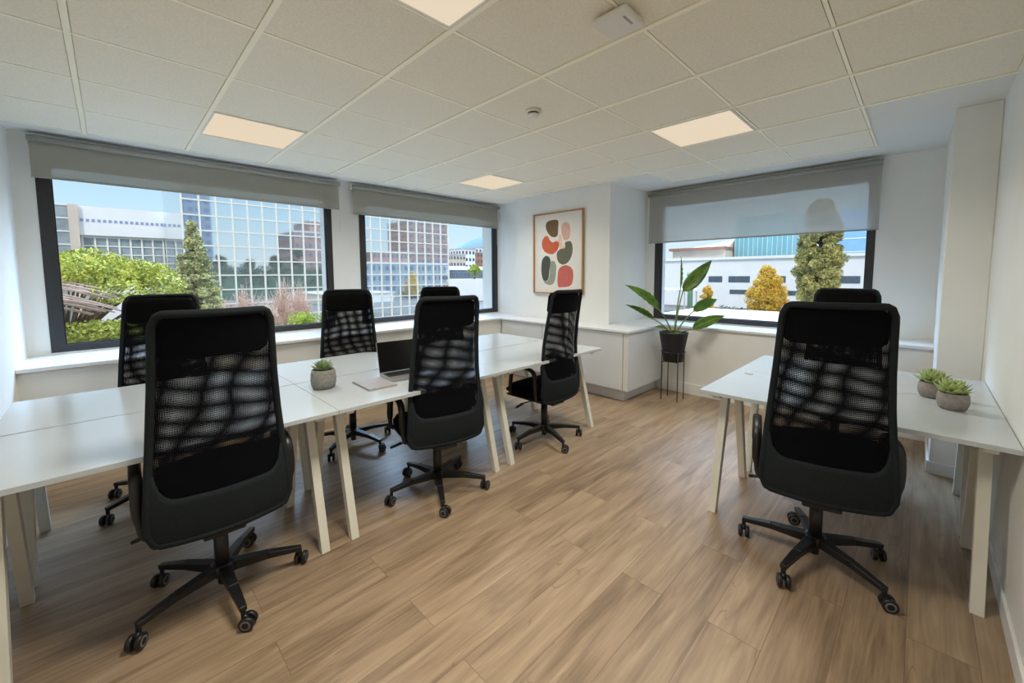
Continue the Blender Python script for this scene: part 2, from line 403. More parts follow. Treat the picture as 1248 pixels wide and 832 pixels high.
# ------------------------------------------------------------------ picture
PY0, PY1, PZ0, PZ1 = 3.015, 3.858, H-.262, H+.826
root = empty('framed_picture', (XB-.001, (PY0+PY1)/2, PZ0))
pw = (PY1-PY0)/2; ph = PZ1-PZ0
b = MB(); t = .018
for y0, y1, z0, z1 in ((-pw, -pw+t, 0, ph), (pw-t, pw, 0, ph), (-pw+t, pw-t, 0, t), (-pw+t, pw-t, ph-t, ph)): b.box(-.035, 0, y0, y1, z0, z1)
b.build('picture_frame', M['oak'], root, bevel=.002)
b = MB(); b.box(-.012, -.004, -pw+t, pw-t, t, ph-t); sheet = b.build('picture_sheet', M['paper'], root)
def blob(name, pts, m, k):
    # pts: (u, v) with u from left 0..1, v from top 0..1; smoothed closed outline
    P = []
    n = len(pts)
    for i in range(n):
        p0, p1, p2, p3 = [Vector(pts[(i+q) % n]) for q in (-1, 0, 1, 2)]
        for s_ in range(8):
            t_ = s_/8
            P.append(.5*((2*p1)+(-p0+p2)*t_+(2*p0-5*p1+4*p2-p3)*t_*t_+(-p0+3*p1-3*p2+p3)*t_**3))
    x = -.0124-.0004*k
    vs = [(x, pw-q.x*2*pw, ph-q.y*ph) for q in P]+[(x+.0008+.0004*k, pw-q.x*2*pw, ph-q.y*ph) for q in P]
    m_ = len(P)
    mb = MB(); mb.add(vs, [tuple(range(m_))]+[(i, i+m_, (i+1) % m_+m_, (i+1) % m_) for i in range(m_)])
    mb.build(name, m, sheet)
# measured on the crop (frame left edge x=20..450, y top edge 90->45, bottom 780->765)
def uv(px, py):
    u = (px-22)/(430.); 
    u = u*1.13/(1+.13*u)                      # foreshortening
    top = 92-45*((px-22)/428); bot = 776-14*((px-22)/428)
    return (u, (py-top)/(bot-top))
def B(name, lst, m, k): blob(name, [uv(*p) for p in lst], M[m], k)
B('brown_shape', [(130, 160), (175, 140), (226, 145), (228, 210), (222, 272), (185, 285), (150, 262), (124, 210)], 'art_brown', 0)
B('pink_shape', [(262, 175), (300, 160), (330, 190), (332, 260), (318, 300), (285, 312), (262, 270), (256, 220)], 'art_pink', 0)
B('orange_shape', [(92, 320), (112, 282), (140, 278), (158, 312), (185, 330), (215, 312), (238, 330), (225, 390), (180, 430), (120, 415), (92, 370)], 'art_orange', 0)
B('olive_shape', [(218, 420), (250, 385), (288, 370), (290, 330), (330, 318), (352, 350), (352, 420), (320, 490), (270, 516), (228, 490)], 'art_olive', 0)
B('cream_shape', [(236, 270), (256, 270), (264, 335), (288, 372), (262, 382), (240, 378), (240, 330), (200, 318), (232, 300)], 'art_cream', 1)
B('sage_shape', [(162, 500), (196, 492), (212, 530), (208, 620), (190, 680), (150, 698), (105, 672), (140, 660), (158, 600)], 'art_sage', 0)
B('dark_shape', [(88, 500), (110, 455), (140, 448), (162, 480), (156, 560), (142, 650), (105, 662), (86, 600)], 'art_dark', 1)
B('rose_shape', [(228, 590), (250, 540), (300, 522), (350, 548), (362, 620), (340, 690), (270, 710), (228, 700)], 'art_rose', 0)
tag(root, 'abstract picture of rounded colour shapes in a thin oak frame on the far wall', 'picture')

# ------------------------------------------------------------------ ceiling devices
def panel(i, j, label):
    x0, x1, y0, y1 = gx[i], gx[i+1], gy[j], gy[j+1]
    cx, cy = (x0+x1)/2, (y0+y1)/2; hx, hy = (x1-x0)/2-.012, (y1-y0)/2-.009
    root = empty('ceiling_light', (cx, cy, ZC-.02))
    f = MB(); t = .012
    f.box(-hx, hx, -hy, -hy+t, 0, .018); f.box(-hx, hx, hy-t, hy, 0, .018); f.box(-hx, -hx+t, -hy+t, hy-t, 0, .018); f.box(hx-t, hx, -hy+t, hy-t, 0, .018)
    f.build('light_frame', M['plastic_w'], root)
    g = MB(); g.box(-hx+t, hx-t, -hy+t, hy-t, .006, .016); g.build('diffuser', M['lamp'], root)
    tag(root, label, 'ceiling light', 'square panel lights in the tiled ceiling')
panel(1, 5, 'square ceiling light panel nearest the wide left window')
panel(1, 1, 'square ceiling light panel cut off by the top of the photo')
panel(5, 1, 'square ceiling light panel nearest the window behind the tall plant')
panel(5, 5, 'square ceiling light panel farthest away, near the picture wall corner')

root = empty('wireless_access_point', (1.575, .945, ZC-.018))
b = MB(); b.box(-.085, .085, -.08, .08, -.034, -.006); b.build('access_point_body', M['plastic_w'], root, bevel=.014, seg=4)
b = MB(); b.box(-.06, .06, -.055, .055, -.006, .0); b.build('mounting_plate', M['plastic_w'], root)
b = MB(); b.box(-.05, .02, -.055, -.045, -.0348, -.034); b.build('status_strip', M['cassette'], root)
tag(root, 'white square wireless access point fixed to the ceiling', 'access point')
root = empty('smoke_detector', (2.034, 1.844, ZC-.012))
b = MB(); b.lathe([(.05, 0), (.052, -.012), (.047, -.018)], n=32); b.build('detector_base', M['plastic_w'], root)
b = MB(); b.lathe([(.036, -.018), (.036, -.026), (.033, -.027)], n=32); b.build('sensor_slot', M['black'], root)
b = MB(); b.lathe([(.038, -.027), (.036, -.036), (.024, -.044), (.004, -.046)], n=32); b.build('detector_cap', M['plastic_w'], root)
tag(root, 'small round white smoke detector on the ceiling', 'smoke detector')

# ------------------------------------------------------------------ desks
def make_desk():
    """1.2 wide (x) x 0.7 deep (y), origin at the centre on the floor; A-frame legs splayed front to back"""
    root = empty('desk')
    t = MB(); t.box(-.599, .599, -.349, .349, .718, .740); t.build('desk_top', M['desk'], root, bevel=.002)
    for sx in (-1, 1):
        x = sx*.523
        rl = MB(); rl.box(x-.022, x+.022, -.30, .30, .690, .7175); rl.build('top_rail', M['leg'], root, bevel=.002)
        for sy in (-1, 1):
            l = MB()
            yb, yt = sy*.29, sy*.115; w = .021; hw = .021
            l.hexa([(x-w, yb-hw, 0), (x+w, yb-hw, 0), (x+w, yb+hw, 0), (x-w, yb+hw, 0)],
                   [(x-w, yt-hw*1.35, .69), (x+w, yt-hw*1.35, .69), (x+w, yt+hw*1.35, .69), (x-w, yt+hw*1.35, .69)])
            l.build('leg', M['leg'], root, bevel=.002)
    br = MB(); br.box(-.501, .501, -.02, .02, .690, .7175); br.build('cross_beam', M['leg'], root, bevel=.002)
    g = MB(); g.lathe([(.026, .7402), (.026, .7415), (.020, .742)], c=(-.50, .255, 0), n=24); g.build('cable_grommet', M['cassette'], root)
    return root
proto = make_desk()
spots = [((.185, 2.39), 0, 'white desk at the left end of the long table, front row, nearest the camera'),
         ((1.385, 2.39), 0, 'white desk holding the open laptop and the single succulent pot'),
         ((2.585, 2.39), 0, 'white desk at the far end of the long table, front row, nearest the sideboard'),
         ((.185, 3.10), 180, 'white desk at the left end of the long table, window-side row'),
         ((1.385, 3.10), 180, 'white desk in the middle of the long table, window-side row'),
         ((2.585, 3.10), 180, 'white desk at the far end of the long table, window-side row by the middle window'),
         ((2.782, .288), -90, 'white desk by the right wall, nearer the camera, holding two succulent pots'),
         ((3.486, .288), 90, 'white desk by the right wall, farther one of the facing pair below the window')]
for i, ((x, y), a, lab) in enumerate(spots):
    o = proto if i == 0 else copy_tree(proto)
    o.location = (x, y, 0); o.rotation_euler = (0, 0, R(a))
    if i not in (5, 6):
        for ch in list(o.children):
            if ch.name.startswith('cable_grommet') and i: bpy.data.objects.remove(ch)
    tag(o, lab, 'desk', 'white desks pushed together')
for ch in list(proto.children):
    if ch.name.startswith('cable_grommet'): bpy.data.objects.remove(ch)
# the front row faces -y: its grommet side (local +y) is the middle seam; window row turned round; right pair: local +y -> +x for -90

# ------------------------------------------------------------------ office chairs
def prof_y(z):
    P = [(.36, -.215), (.45, -.235), (.56, -.238), (.70, -.222), (.85, -.225), (1.0, -.245), (1.15, -.272), (1.30, -.302)]
    for (a, ya), (b_, yb) in zip(P, P[1:]):
        if z <= b_:
            t = (z-a)/(b_-a); return ya+(yb-ya)*t
    return P[-1][1]
def half_w(z):
    P = [(.36, .245), (.50, .243), (.62, .234), (.80, .219), (1.0, .204), (1.2, .193), (1.30, .189)]
    for (a, ya), (b_, yb) in zip(P, P[1:]):
        if z <= b_:
            t = max(0, (z-a)/(b_-a)); return ya+(yb-ya)*t
    return P[-1][1]
def bp(x, z, off=0):
    u = x/half_w(z)
    return (x, prof_y(z)+.055*u*u+off, z)
def z_bot(x, w):  # curved bottom edge with rounded corners
    u = abs(x)/w; r = .17
    z = .388
    if u > 1-r: z += .055*(1-math.sqrt(max(0, 1-((u-(1-r))/r)**2)))
    return z
def z_top(x, w):
    u = abs(x)/w; r = .2
    z = 1.296
    if u > 1-r: z -= .042*(1-math.sqrt(max(0, 1-((u-(1-r))/r)**2)))
    return z
def z_mid(x, w): # lower edge of the net (upper edge of the solid panel): U shape
    u = abs(x)/w; z = .575
    if u > .62: z += .10*(1-math.sqrt(max(0, 1-((u-.62)/.30)**2))) if u < .92 else .10
    return z

def sheet(zlo, zhi, wf, off, nu=28, nv=30, thick=0):
    """curved sheet of the back between two edge functions; wf(z) half width used"""
    mb = MB(); vs = []
    for j in range(nv+1):
        for i in range(nu+1):
            u = -1+2*i/nu; w0 = wf(.7)
            zl, zh = zlo(u), zhi(u); z = zl+(zh-zl)*j/nv
            x = u*wf(z); vs.append(bp(x, z, off))
    n = nu+1
    fs = [(j*n+i, j*n+i+1, (j+1)*n+i+1, (j+1)*n+i) for j in range(nv) for i in range(nu)]
    mb.add(vs, fs, True)
    return mb
def solid(o, t, off=1, rim=True):
    m = o.modifiers.new('solid', 'SOLIDIFY'); m.thickness = t; m.offset = off; return o

def cushion(x0, x1, y0, y1, z0, z1, r, name, m, parent, puff=.012):
    """rounded pad: subdivided superellipse-like slab"""
    mb = MB(); nx, ny = 14, 14; vs = []; 
    for side in (0, 1):
        for j in range(ny+1):
            for i in range(nx+1):
                u = -1+2*i/nx; v = -1+2*j/ny
                # squircle corner
                k = 1-.10*(u*u*v*v)
                x = (x0+x1)/2+u*k*(x1-x0)/2; y = (y0+y1)/2+v*k*(y1-y0)/2
                e = max(abs(u), abs(v)); rr = max(0, (e-.8)/.2)
                zz = z1+puff*(1-u*u)*(1-v*v)-r*(1-math.sqrt(max(0, 1-rr*rr))) if side else z0+r*.6*(1-math.sqrt(max(0, 1-rr*rr)))
                vs.append((x, y, zz))
    n = nx+1; o2 = n*(ny+1)
    fs = [(j*n+i+o2, j*n+i+1+o2, (j+1)*n+i+1+o2, (j+1)*n+i+o2) for j in range(ny) for i in range(nx)]
    fs += [(j*n+i, (j+1)*n+i, (j+1)*n+i+1, j*n+i+1) for j in range(ny) for i in range(nx)]
    for i in range(nx): fs += [(i, i+1, i+1+o2, i+o2), (ny*n+i+1, ny*n+i, ny*n+i+o2, ny*n+i+1+o2)]
    for j in range(ny): fs += [((j+1)*n, j*n, j*n+o2, (j+1)*n+o2), (j*n+nx, (j+1)*n+nx, (j+1)*n+nx+o2, j*n+nx+o2)]
    mb.add(vs, fs, True)
    return mb.build(name, m, parent)

def make_chair():
    root = empty('office_chair')
    # rim of the back: closed tube along outline
    N_ = 26; pts = []
    for i in range(N_+1):
        u = -1+2*i/N_; pts.append(bp(u*half_w(.42)*.985, z_bot(u, 1)+.012))
    for k in range(1, 22):
        z = z_bot(1, 1)+(z_top(1, 1)-z_bot(1, 1))*k/22; pts.append(bp(half_w(z)*.985, z))
    for i in range(N_+1):
        u = 1-2*i/N_; pts.append(bp(u*half_w(1.27)*.985, z_top(u, 1)-.012))
    for k in range(1, 22):
        z = z_top(1, 1)-(z_top(1, 1)-z_bot(1, 1))*k/22; pts.append(bp(-half_w(z)*.985, z))
    f = MB(); f.tube(pts, .0145, 10, close=True); f.build('back_frame', M['fabric'], root)
    lo = sheet(lambda u: z_bot(u, 1)+.004, lambda u: z_mid(u, 1), half_w, .0, nv=8)
    solid(lo.build('lower_back_panel', M['fabric'], root), .016, 0)
    inset = lambda z: half_w(z)-.012
    net = sheet(lambda u: z_mid(u, 1)-.01, lambda u: z_top(u, 1)-.01, inset, .0, nu=20, nv=20).build('back_net', M['net1'], root)
    net2 = sheet(lambda u: z_mid(u, 1)-.01, lambda u: z_top(u, 1)-.01, inset, .022, nu=20, nv=20).build('back_net', M['net2'], root)
    net2['label'] = 'inner layer of net facing the sitter'
    # lumbar cushion
    lc = sheet(lambda u: .56+.02*u*u, lambda u: .715-.03*u*u, lambda z: half_w(z)-.03, .05, nv=8); solid(lc.build('lumbar_cushion', M['fabric_b'], root), .03, 0)
    # headrest
    hd = cushion(-.182, .182, -.035, .035, 0, .160, .03, 'headrest', M['fabric_b'], root, puff=.004)
    hd.location = (0, -.190, 1.112); hd.rotation_euler = (R(8), 0, 0)
    # seat
    cushion(-.245, .245, -.20, .265, .405, .485, .035, 'seat', M['fabric_b'], root)
    sh = MB(); sh.box(-.23, .23, -.19, .23, .39, .41); sh.build('seat_shell', M['black'], root, bevel=.008)
    # arms: inverted U loops
    for sx in (-1, 1):
        a = MB(); x = sx*.262
        P = [(sx*.242, -.12, .415), (sx*.256, -.125, .45), (x, -.125, .54), (x, -.122, .60), (x, -.10, .645), (x, -.05, .662), (x, .02, .664), (x, .09, .656),
             (x, .125, .63), (x, .14, .58), (x, .15, .50), (sx*.258, .155, .44), (sx*.24, .15, .42)]
        Q = []
        for i in range(len(P)-1):
            p0, p1, p2, p3 = [Vector(P[max(0, min(len(P)-1, i+q))]) for q in (-1, 0, 1, 2)]
            for s_ in range(3):
                t = s_/3; Q.append(.5*((2*p1)+(-p0+p2)*t+(2*p0-5*p1+4*p2-p3)*t*t+(-p0+3*p1-3*p2+p3)*t**3))
        Q.append(Vector(P[-1]))
        vs = []; 
        a.tube(Q, .0135, 12, sy=1.0)
        # widen across x: flat armrest section
        a.v = [((x+(v[0]-x)*1.5) if v[2] > .5 else v[0], v[1], v[2]) for v in a.v]
        a.build('armrest', M['black'], root)
    me_ = MB(); me_.box(-.075, .075, -.16, .12, .335, .39); me_.bar((0, -.12, .36), (0, -.225, .43), .12, .03); me_.build('tilt_mechanism', M['black'], root, bevel=.008)
    lv = MB(); lv.tube([(-.07, .03, .355), (-.2, .05, .35), (-.26, .055, .335)], [.006, .006, .004], 8); lv.tube([(-.22, .052, .348), (-.29, .058, .33)], [.011, .008], 8)
    lv.build('tilt_lever', M['black'], root)
    gl = MB(); gl.lathe([(.028, .10), (.028, .30), (.018, .301), (.018, .34)], n=20); gl.lathe([(.018, .035), (.021, .04), (.021, .10)], n=16); gl.build('gas_lift', M['blackm'], root)
    base = MB(); base.lathe([(.032, .075), (.045, .085), (.048, .125), (.036, .135)], n=24)
    bs = base.build('star_base', M['black'], root)
    for k in range(5):
        a = R(72*k); c, s_ = math.cos(a), math.sin(a)
        l = MB()
        def P_(r, z): return (c*r, s_*r, z)
        l.bar(P_(.035, .108), P_(.18, .104), .046, .042, .036, .030); l.bar(P_(.18, .104), P_(.315, .086), .036, .030, .026, .022)
        l.tube([P_(.308, .092), P_(.308, .055)], .010, 10)
        l.build('base_leg', M['black'], bs, bevel=.004)
        w = MB()
        ta = a+R(35+k*17)   # caster heading
        cx, cy = c*.308+math.cos(ta)*.016, s_*.308+math.sin(ta)*.016
        dx, dy = -math.sin(ta), math.cos(ta)
        for sd in (-1, 1):
            vs0 = len(w.v); w.mi = 0
            w.lathe([(.010, -.009), (.024, -.010), (.029, -.006), (.029, .006), (.024, .010), (.010, .009)], n=18, axis='y')
            w.mi = 1; w.lathe([(.021, .0095*sd), (.013, .0105*sd)], n=18, axis='y', cap=False)
            w.mi = 0
            for q in range(vs0, len(w.v)):
                x, y, z = w.v[q]; y += sd*.016
                w.v[q] = (cx+x*math.cos(ta)+y*dx, cy+x*math.sin(ta)+y*dy, z+.0295)
        w.tube([(cx, cy, .034), (c*.308, s_*.308, .056)], .011, 8)
        w.build('caster', [M['black'], M['rim']], bs)
    return root
chair0 = make_chair()
chairs = [((.287, 2.162), 88.9, -159, 'largest black high-back office chair on the left, in front of the long table'),
          ((1.468, 2.190), 77, 169, 'black high-back office chair in front of the open laptop'),
          ((2.600, 2.235), 91.0, 178, 'black high-back office chair at the far end of the long table, below the framed picture'),
          ((2.405, .305), 14.5, 167, 'large black high-back office chair with its back to the camera at the right-hand desks'),
          ((.180, 3.385), -105, -150, 'black office chair on the window side, partly hidden behind the largest left chair'),
          ((1.385, 3.31), -111, -145, 'black office chair on the window side, between the two left windows behind the succulent pot'),
          ((2.31, 3.33), -124, -140, 'black office chair on the window side whose head shows above the chair at the laptop'),
          ((3.80, .40), 180, -130, 'black office chair under the right window, only its head showing behind the large right chair')]
for i, ((x, y), th, ph_, lab) in enumerate(chairs):
    o = chair0 if i == 0 else copy_tree(chair0)
    o.location = (x, y, 0); o.rotation_euler = (0, 0, R(th-90))
    tag(o, lab, 'office chair', 'black high-back mesh office chairs')
    for ch in o.children:
        if ch.name.startswith('star_base'): ch.rotation_euler = (0, 0, R(ph_-(th-90)))

# ------------------------------------------------------------------ laptop and notepad
root = empty('laptop', (1.232, 2.335, .7405), R(-7))
W, D = .31, .215
b = MB(); b.box(0, W, 0, D, 0, .015); b.build('laptop_base', M['silver'], root, bevel=.004)
b = MB(); b.box(.02, W-.02, .085, .20, .0151, .0165)
b.build('keyboard', M['keys'], root)
b = MB(); b.box(.105, .205, .012, .075, .0151, .0158); b.build('trackpad', M['silver'], root)
ln = MB(); ta = R(14)
sc_ = MB(); sc_.box(0, W, -.003, .004, 0, .212); o = sc_.build('laptop_lid', M['silver'], root, bevel=.002); o.location = (0, D, .015); o.rotation_euler = (-ta, 0, 0)
dp = MB(); dp.box(.003, W-.003, -.0045, -.0031, .006, .209); dp.build('laptop_screen', M['screen'], o)
tag(root, 'open laptop with a dark screen on the long white table', 'laptop')
root = empty('notebook', (1.135, 2.365, .7405), R(-2))
b = MB(); b.box(-.088, .088, -.122, .122, .0015, .009); b.build('notebook_pages', M['paper'], root, bevel=.002)
b = MB(); b.box(-.091, .091, -.125, .125, .009, .0115); b.box(-.091, .091, -.125, .125, 0, -.0 + .0015); b.box(-.091, -.088, -.125, .125, 0, .0115)
b.build('notebook_cover', M['notepad'], root, bevel=.001)
tag(root, 'thin grey closed notebook lying beside the laptop', 'notebook')

# ------------------------------------------------------------------ succulents
def leaf_mesh(mb, base, d, up, L, W, T, n=7):
    d = Vector(d).normalized(); up = Vector(up); r = d.cross(up).normalized(); n_ = r.cross(d).normalized()
    vs = []; prof = [0.35, .8, 1.0, .95, .75, .42, .05]
    for i, w in enumerate(prof):
        t = i/(len(prof)-1); p = Vector(base)+d*L*t+n_*(L*.22*t*t)
        vs += [p-r*W*w/2, p-n_*T*w*.6, p+r*W*w/2, p+n_*T*w*.3]
    fs = []
    for i in range(len(prof)-1):
        for j in range(4): fs.append((i*4+j, i*4+(j+1) % 4, (i+1)*4+(j+1) % 4, (i+1)*4+j))
    mb.add(vs, fs, True)
def succulent(x, y, prof, pm, lm, scale, label, seed, soil_r, soil_z, spread=1.0):
    rr = random.Random(seed)
    root = empty('potted_succulent', (x, y, .7405))
    p = MB(); p.lathe(prof, n=40, cap=False)
    n0 = len(p.v)
    p.add([(prof[0][0]*math.cos(2*math.pi*j/40), prof[0][0]*math.sin(2*math.pi*j/40), prof[0][1]) for j in range(40)], [tuple(range(40))[::-1]])
    p.build('pot', pm, root)
    s = MB(); s.lathe([(.001, soil_z+.003), (soil_r, soil_z), (soil_r, soil_z-.004)], n=30); s.build('soil', M['soil'], root)
    f = MB()
    rings = [(11, 14, .080, .034), (11, 32, .078, .034), (9, 50, .066, .032), (7, 66, .050, .026), (4, 80, .036, .020)]
    for k, (cnt, el, L, W_) in enumerate(rings):
        for i in range(cnt):
            a = 2*math.pi*(i+.5*(k % 2))/cnt+rr.uniform(-.12, .12); e = R(el+rr.uniform(-7, 7))
            d = (math.cos(a)*math.cos(e), math.sin(a)*math.cos(e), math.sin(e))
            LL = L*scale*rr.uniform(.85, 1.1)
            leaf_mesh(f, (math.cos(a)*.008, math.sin(a)*.008, soil_z+.004+k*.007*scale), d, (0, 0, 1) if el < 75 else (1, 0, 0), LL*spread, W_*scale*1.15, .011*scale)
    f.build('rosette', lm, root)
    tag(root, label, 'potted plant', None)
    return root
p1 = [(.050, 0), (.062, .006), (.070, .03), (.072, .06), (.069, .095), (.064, .115), (.060, .116), (.060, .10), (.058, .09)]
succulent(.885, 2.520, p1, M['concrete'], M['succ_d'], .82, 'small succulent in a tall grey concrete pot on the long table', 3, .060, .105)
p2 = [(.040, 0), (.050, .007), (.058, .031), (.059, .050), (.056, .075), (.052, .083), (.048, .083), (.048, .07)]
succulent(2.945, -.143, p2, M['concrete_b'], M['succ'], .98, 'succulent in a round grey bowl pot, the nearer one on the right-hand desk', 5, .048, .076)
succulent(3.155, -.075, p2, M['concrete_b'], M['succ'], 1.02, 'succulent in a round grey bowl pot, the farther one on the right-hand desk', 8, .048, .076)

# ------------------------------------------------------------------ plant stand and bird of paradise
PX, PY = 4.462, 1.925
root = empty('plant_stand', (PX, PY, 0), R(2))
q = .09
for sx, sy in ((-1, -1), (1, -1), (1, 1), (-1, 1)):
    l = MB(); l.tube([(sx*q, sy*q, 0), (sx*q, sy*q, .555)], .0055, 8); l.build('leg', M['blackm'], root)
for sx, sy in ((1, 1), (1, -1)):
    l = MB(); l.tube([(-sx*q, -sy*q, .432), (sx*q, sy*q, .432)], .005, 8); l.build('cross_bar', M['blackm'], root)
l = MB(); l.tube([(q*1.414*math.cos(R(a)), q*1.414*math.sin(R(a)), .548) for a in range(0, 360, 15)], .005, 8, close=True); l.build('top_ring', M['blackm'], root)
tag(root, 'thin black metal stand holding the tall plant pot', 'plant stand')
root = empty('potted_bird_of_paradise', (PX, PY, .4375))
p = MB(); p.lathe([(.098, 0), (.106, .004), (.116, .10), (.132, .20), (.153, .318), (.157, .33), (.148, .331), (.143, .30), (.14, .29)], n=40, cap=False)
p.add([(.098*math.cos(2*math.pi*j/40), .098*math.sin(2*math.pi*j/40), 0) for j in range(40)], [tuple(range(40))[::-1]]); p.build('pot', M['pot_b'], root)
s = MB(); s.lathe([(.001, .303), (.144, .30), (.144, .29)], n=30); s.build('soil', M['soil'], root)
def W2L(p): return Vector((p[0]-PX, p[1]-PY, p[2]+H-.4375))
def quad_bez(a, b, c, n):
    a, b, c = Vector(a), Vector(b), Vector(c)
    return [a*(1-t)**2+b*2*t*(1-t)+c*t*t for t in [i/n for i in range(n+1)]]
def big_leaf(base, tip, width, sag, face, off=(0, 0, 0), fold=.25):
    base = Vector(base)+Vector(off)*.6; tip = Vector(tip)+Vector(off)
    ax = tip-base; d = ax.normalized(); f = Vector(face); r = d.cross(f).normalized(); n_ = r.cross(d).normalized()
    mid = (base+tip)/2+n_*sag
    sp = quad_bez(base, mid, tip, 14); vs = []
    for i, p_ in enumerate(sp):
        t = i/14; w = width*(math.sin(math.pi*min(1, t*1.02)**.72))**.8 if 0 < t < 1 else .002
        for j in range(-3, 4):
            u = j/3; rip = .006*math.sin(t*40+j)*abs(u)
            vs.append(p_+r*w*.5*u+n_*(abs(u)**1.3*w*fold+rip))
    fs = [(i*7+j, i*7+j+1, (i+1)*7+j+1, (i+1)*7+j) for i in range(14) for j in range(6)]
    mb = MB(); mb.add(vs, fs, True)
    o = mb.build('leaf', M['bop'], root); solid(o, .0015, 0)
    # midrib / stalk
    foot = Vector((base.x*.08, base.y*.08, .30)); mp_ = Vector((base.x*.45, base.y*.45, .30+(base.z-.30)*.62))
    st = MB(); pts = quad_bez(foot, mp_, base, 10)+sp[1:11]
    st.tube(pts, [.009-.0055*i/(len(pts)-1) for i in range(len(pts))], 7); st.build('stalk', M['stem'], root)
cf = Vector((-.70, -.70, .1))
big_leaf(W2L((4.372, 2.067, -.40)), W2L((4.121, 2.344, -.120)), .14, .04, (-.55, -.55, .75), (-.10, -.06, 0))
big_leaf(W2L((4.35, 2.07, -.52)), W2L((4.147, 2.293, -.355)), .09, .02, (-.5, -.5, .8), (.08, .10, 0))
big_leaf(W2L((4.575, 1.888, -.20)), W2L((4.821, 1.681, .150)), .155, .02, (-.75, -.75, .35), (-.02, -.02, 0), .12)
big_leaf(W2L((4.590, 1.879, -.16)), W2L((4.632, 1.879, .200)), .055, .0, (.45, -.6, .1), (.10, .10, 0), .3)
big_leaf(W2L((4.664, 1.776, -.43)), W2L((4.874, 1.58, -.295)), .125, .035, (-.6, -.6, .7), (.05, .05, 0))
big_leaf(W2L((4.607, 1.812, -.61)), W2L((4.851, 1.584, -.46)), .125, .03, (-.6, -.6, .7), (-.10, -.10, 0))
big_leaf(W2L((4.40, 1.99, -.62)), W2L((4.28, 2.08, -.60)), .06, .02, (-.3, -.3, .9), (.02, .0, 0))
tag(root, 'tall broad-leaved plant in a black pot on a metal stand by the window', 'potted plant')

# ------------------------------------------------------------------ outside
GZ = H-4.7
def ext_mat(name, col, rough=.8, noise=.12, scale=.6, **k): return mat(name, col, rough, noise, scale, **k)
M['ground'] = ext_mat('grey_asphalt', srgb(112, 108, 102), .95, .15, .3)
M['bank'] = ext_mat('dry_earth', srgb(140, 118, 100), 1, .3, 1.5)
M['whiteb'] = ext_mat('white_facade', srgb(238, 236, 234), .8, .04)
M['beigeb'] = ext_mat('beige_stone', srgb(214, 198, 180), .8, .1)
M['greyb'] = ext_mat('grey_facade', srgb(190, 190, 188), .8, .1)
M['brownb'] = ext_mat('brown_brick_facade', srgb(158, 112, 92), .85, .2)
M['terra'] = ext_mat('terracotta_facade', srgb(176, 120, 96), .85, .2)
M['towerb'] = ext_mat('dark_tower_cladding', srgb(112, 116, 124), .6, .15)
M['win_d'] = ext_mat('dark_window_band', srgb(84, 98, 112), .15, .25, 2)
M['win_l'] = ext_mat('pale_reflecting_panes', srgb(158, 168, 172), .25, .35, .8)
M['win_b'] = ext_mat('blue_window', srgb(150, 160, 200), .3, .1, 2)
M['mull'] = ext_mat('white_mullion', srgb(236, 232, 222), .5, .03)
M['turq'] = ext_mat('turquoise_glass', srgb(118, 174, 182), .25, .12, .25, stretch=(1, 6, .3))
M['blueg'] = ext_mat('blue_glass', srgb(140, 184, 226), .2, .1, .4)
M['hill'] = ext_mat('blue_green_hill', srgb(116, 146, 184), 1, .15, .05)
M['fence'] = ext_mat('grey_railing', srgb(120, 124, 132), .5, .1)
M['bark'] = ext_mat('brown_bark', srgb(120, 96, 76), .9, .4, 8)
M['barkp'] = ext_mat('pale_dry_branch', srgb(214, 184, 166), .9, .25, 8)
def foliage(name, a, b_, sc):
    m = mat(name, srgb(*a), .75, 0, sc, col2=srgb(*b_)); return m
M['f_pine'] = foliage('pine_needles', (206, 204, 92), (136, 146, 60), 1.8)
M['f_con'] = foliage('blue_green_conifer', (212, 208, 152), (138, 146, 104), 2.5)
M['f_shrub'] = foliage('green_shrub_leaves', (186, 200, 70), (130, 150, 54), 2)
M['f_yel'] = foliage('autumn_yellow_leaves', (240, 204, 84), (196, 158, 58), 2)
M['f_pop'] = foliage('olive_poplar_leaves', (196, 186, 108), (112, 112, 64), 1.6)
M['f_dark'] = foliage('dark_hedge', (74, 92, 60), (48, 64, 44), 1.5)
M['f_dry'] = foliage('dry_pink_twigs', (226, 190, 170), (180, 140, 122), 3)

def mirror_glass():
    m = bpy.data.materials.new('mirror_curtain_glass'); m.use_nodes = True; t = NT(m)
    p = t.N['Principled BSDF']; p.inputs['Metallic'].default_value = 1; p.inputs['Roughness'].default_value = .03
    g = t.N.new('ShaderNodeNewGeometry'); n = t.N.new('ShaderNodeTexNoise'); n.inputs['Scale'].default_value = .5
    t.L.new(g.outputs['Position'], n.inputs[0])
    r = t.N.new('ShaderNodeValToRGB'); r.color_ramp.elements[0].color = (.76, .84, .88, 1); r.color_ramp.elements[1].color = (.86, .92, .95, 1)
    t.L.new(n.outputs[0], r.inputs[0]); t.L.new(r.outputs[0], p.inputs['Base Color'])
    d = t.N.new('ShaderNodeBsdfDiffuse'); d.inputs[0].default_value = (.45, .47, .48, 1)
    mx = t.N.new('ShaderNodeMixShader'); mx.inputs[0].default_value = .22
    t.L.new(p.outputs[0], mx.inputs[1]); t.L.new(d.outputs[0], mx.inputs[2]); t.L.new(mx.outputs[0], t.N['Material Output'].inputs[0])
    return m
M['mirror'] = mirror_glass()

b = MB(); b.box(-160, 260, -160, 260, GZ-.5, GZ); structure(b.build('ground', M['ground']))
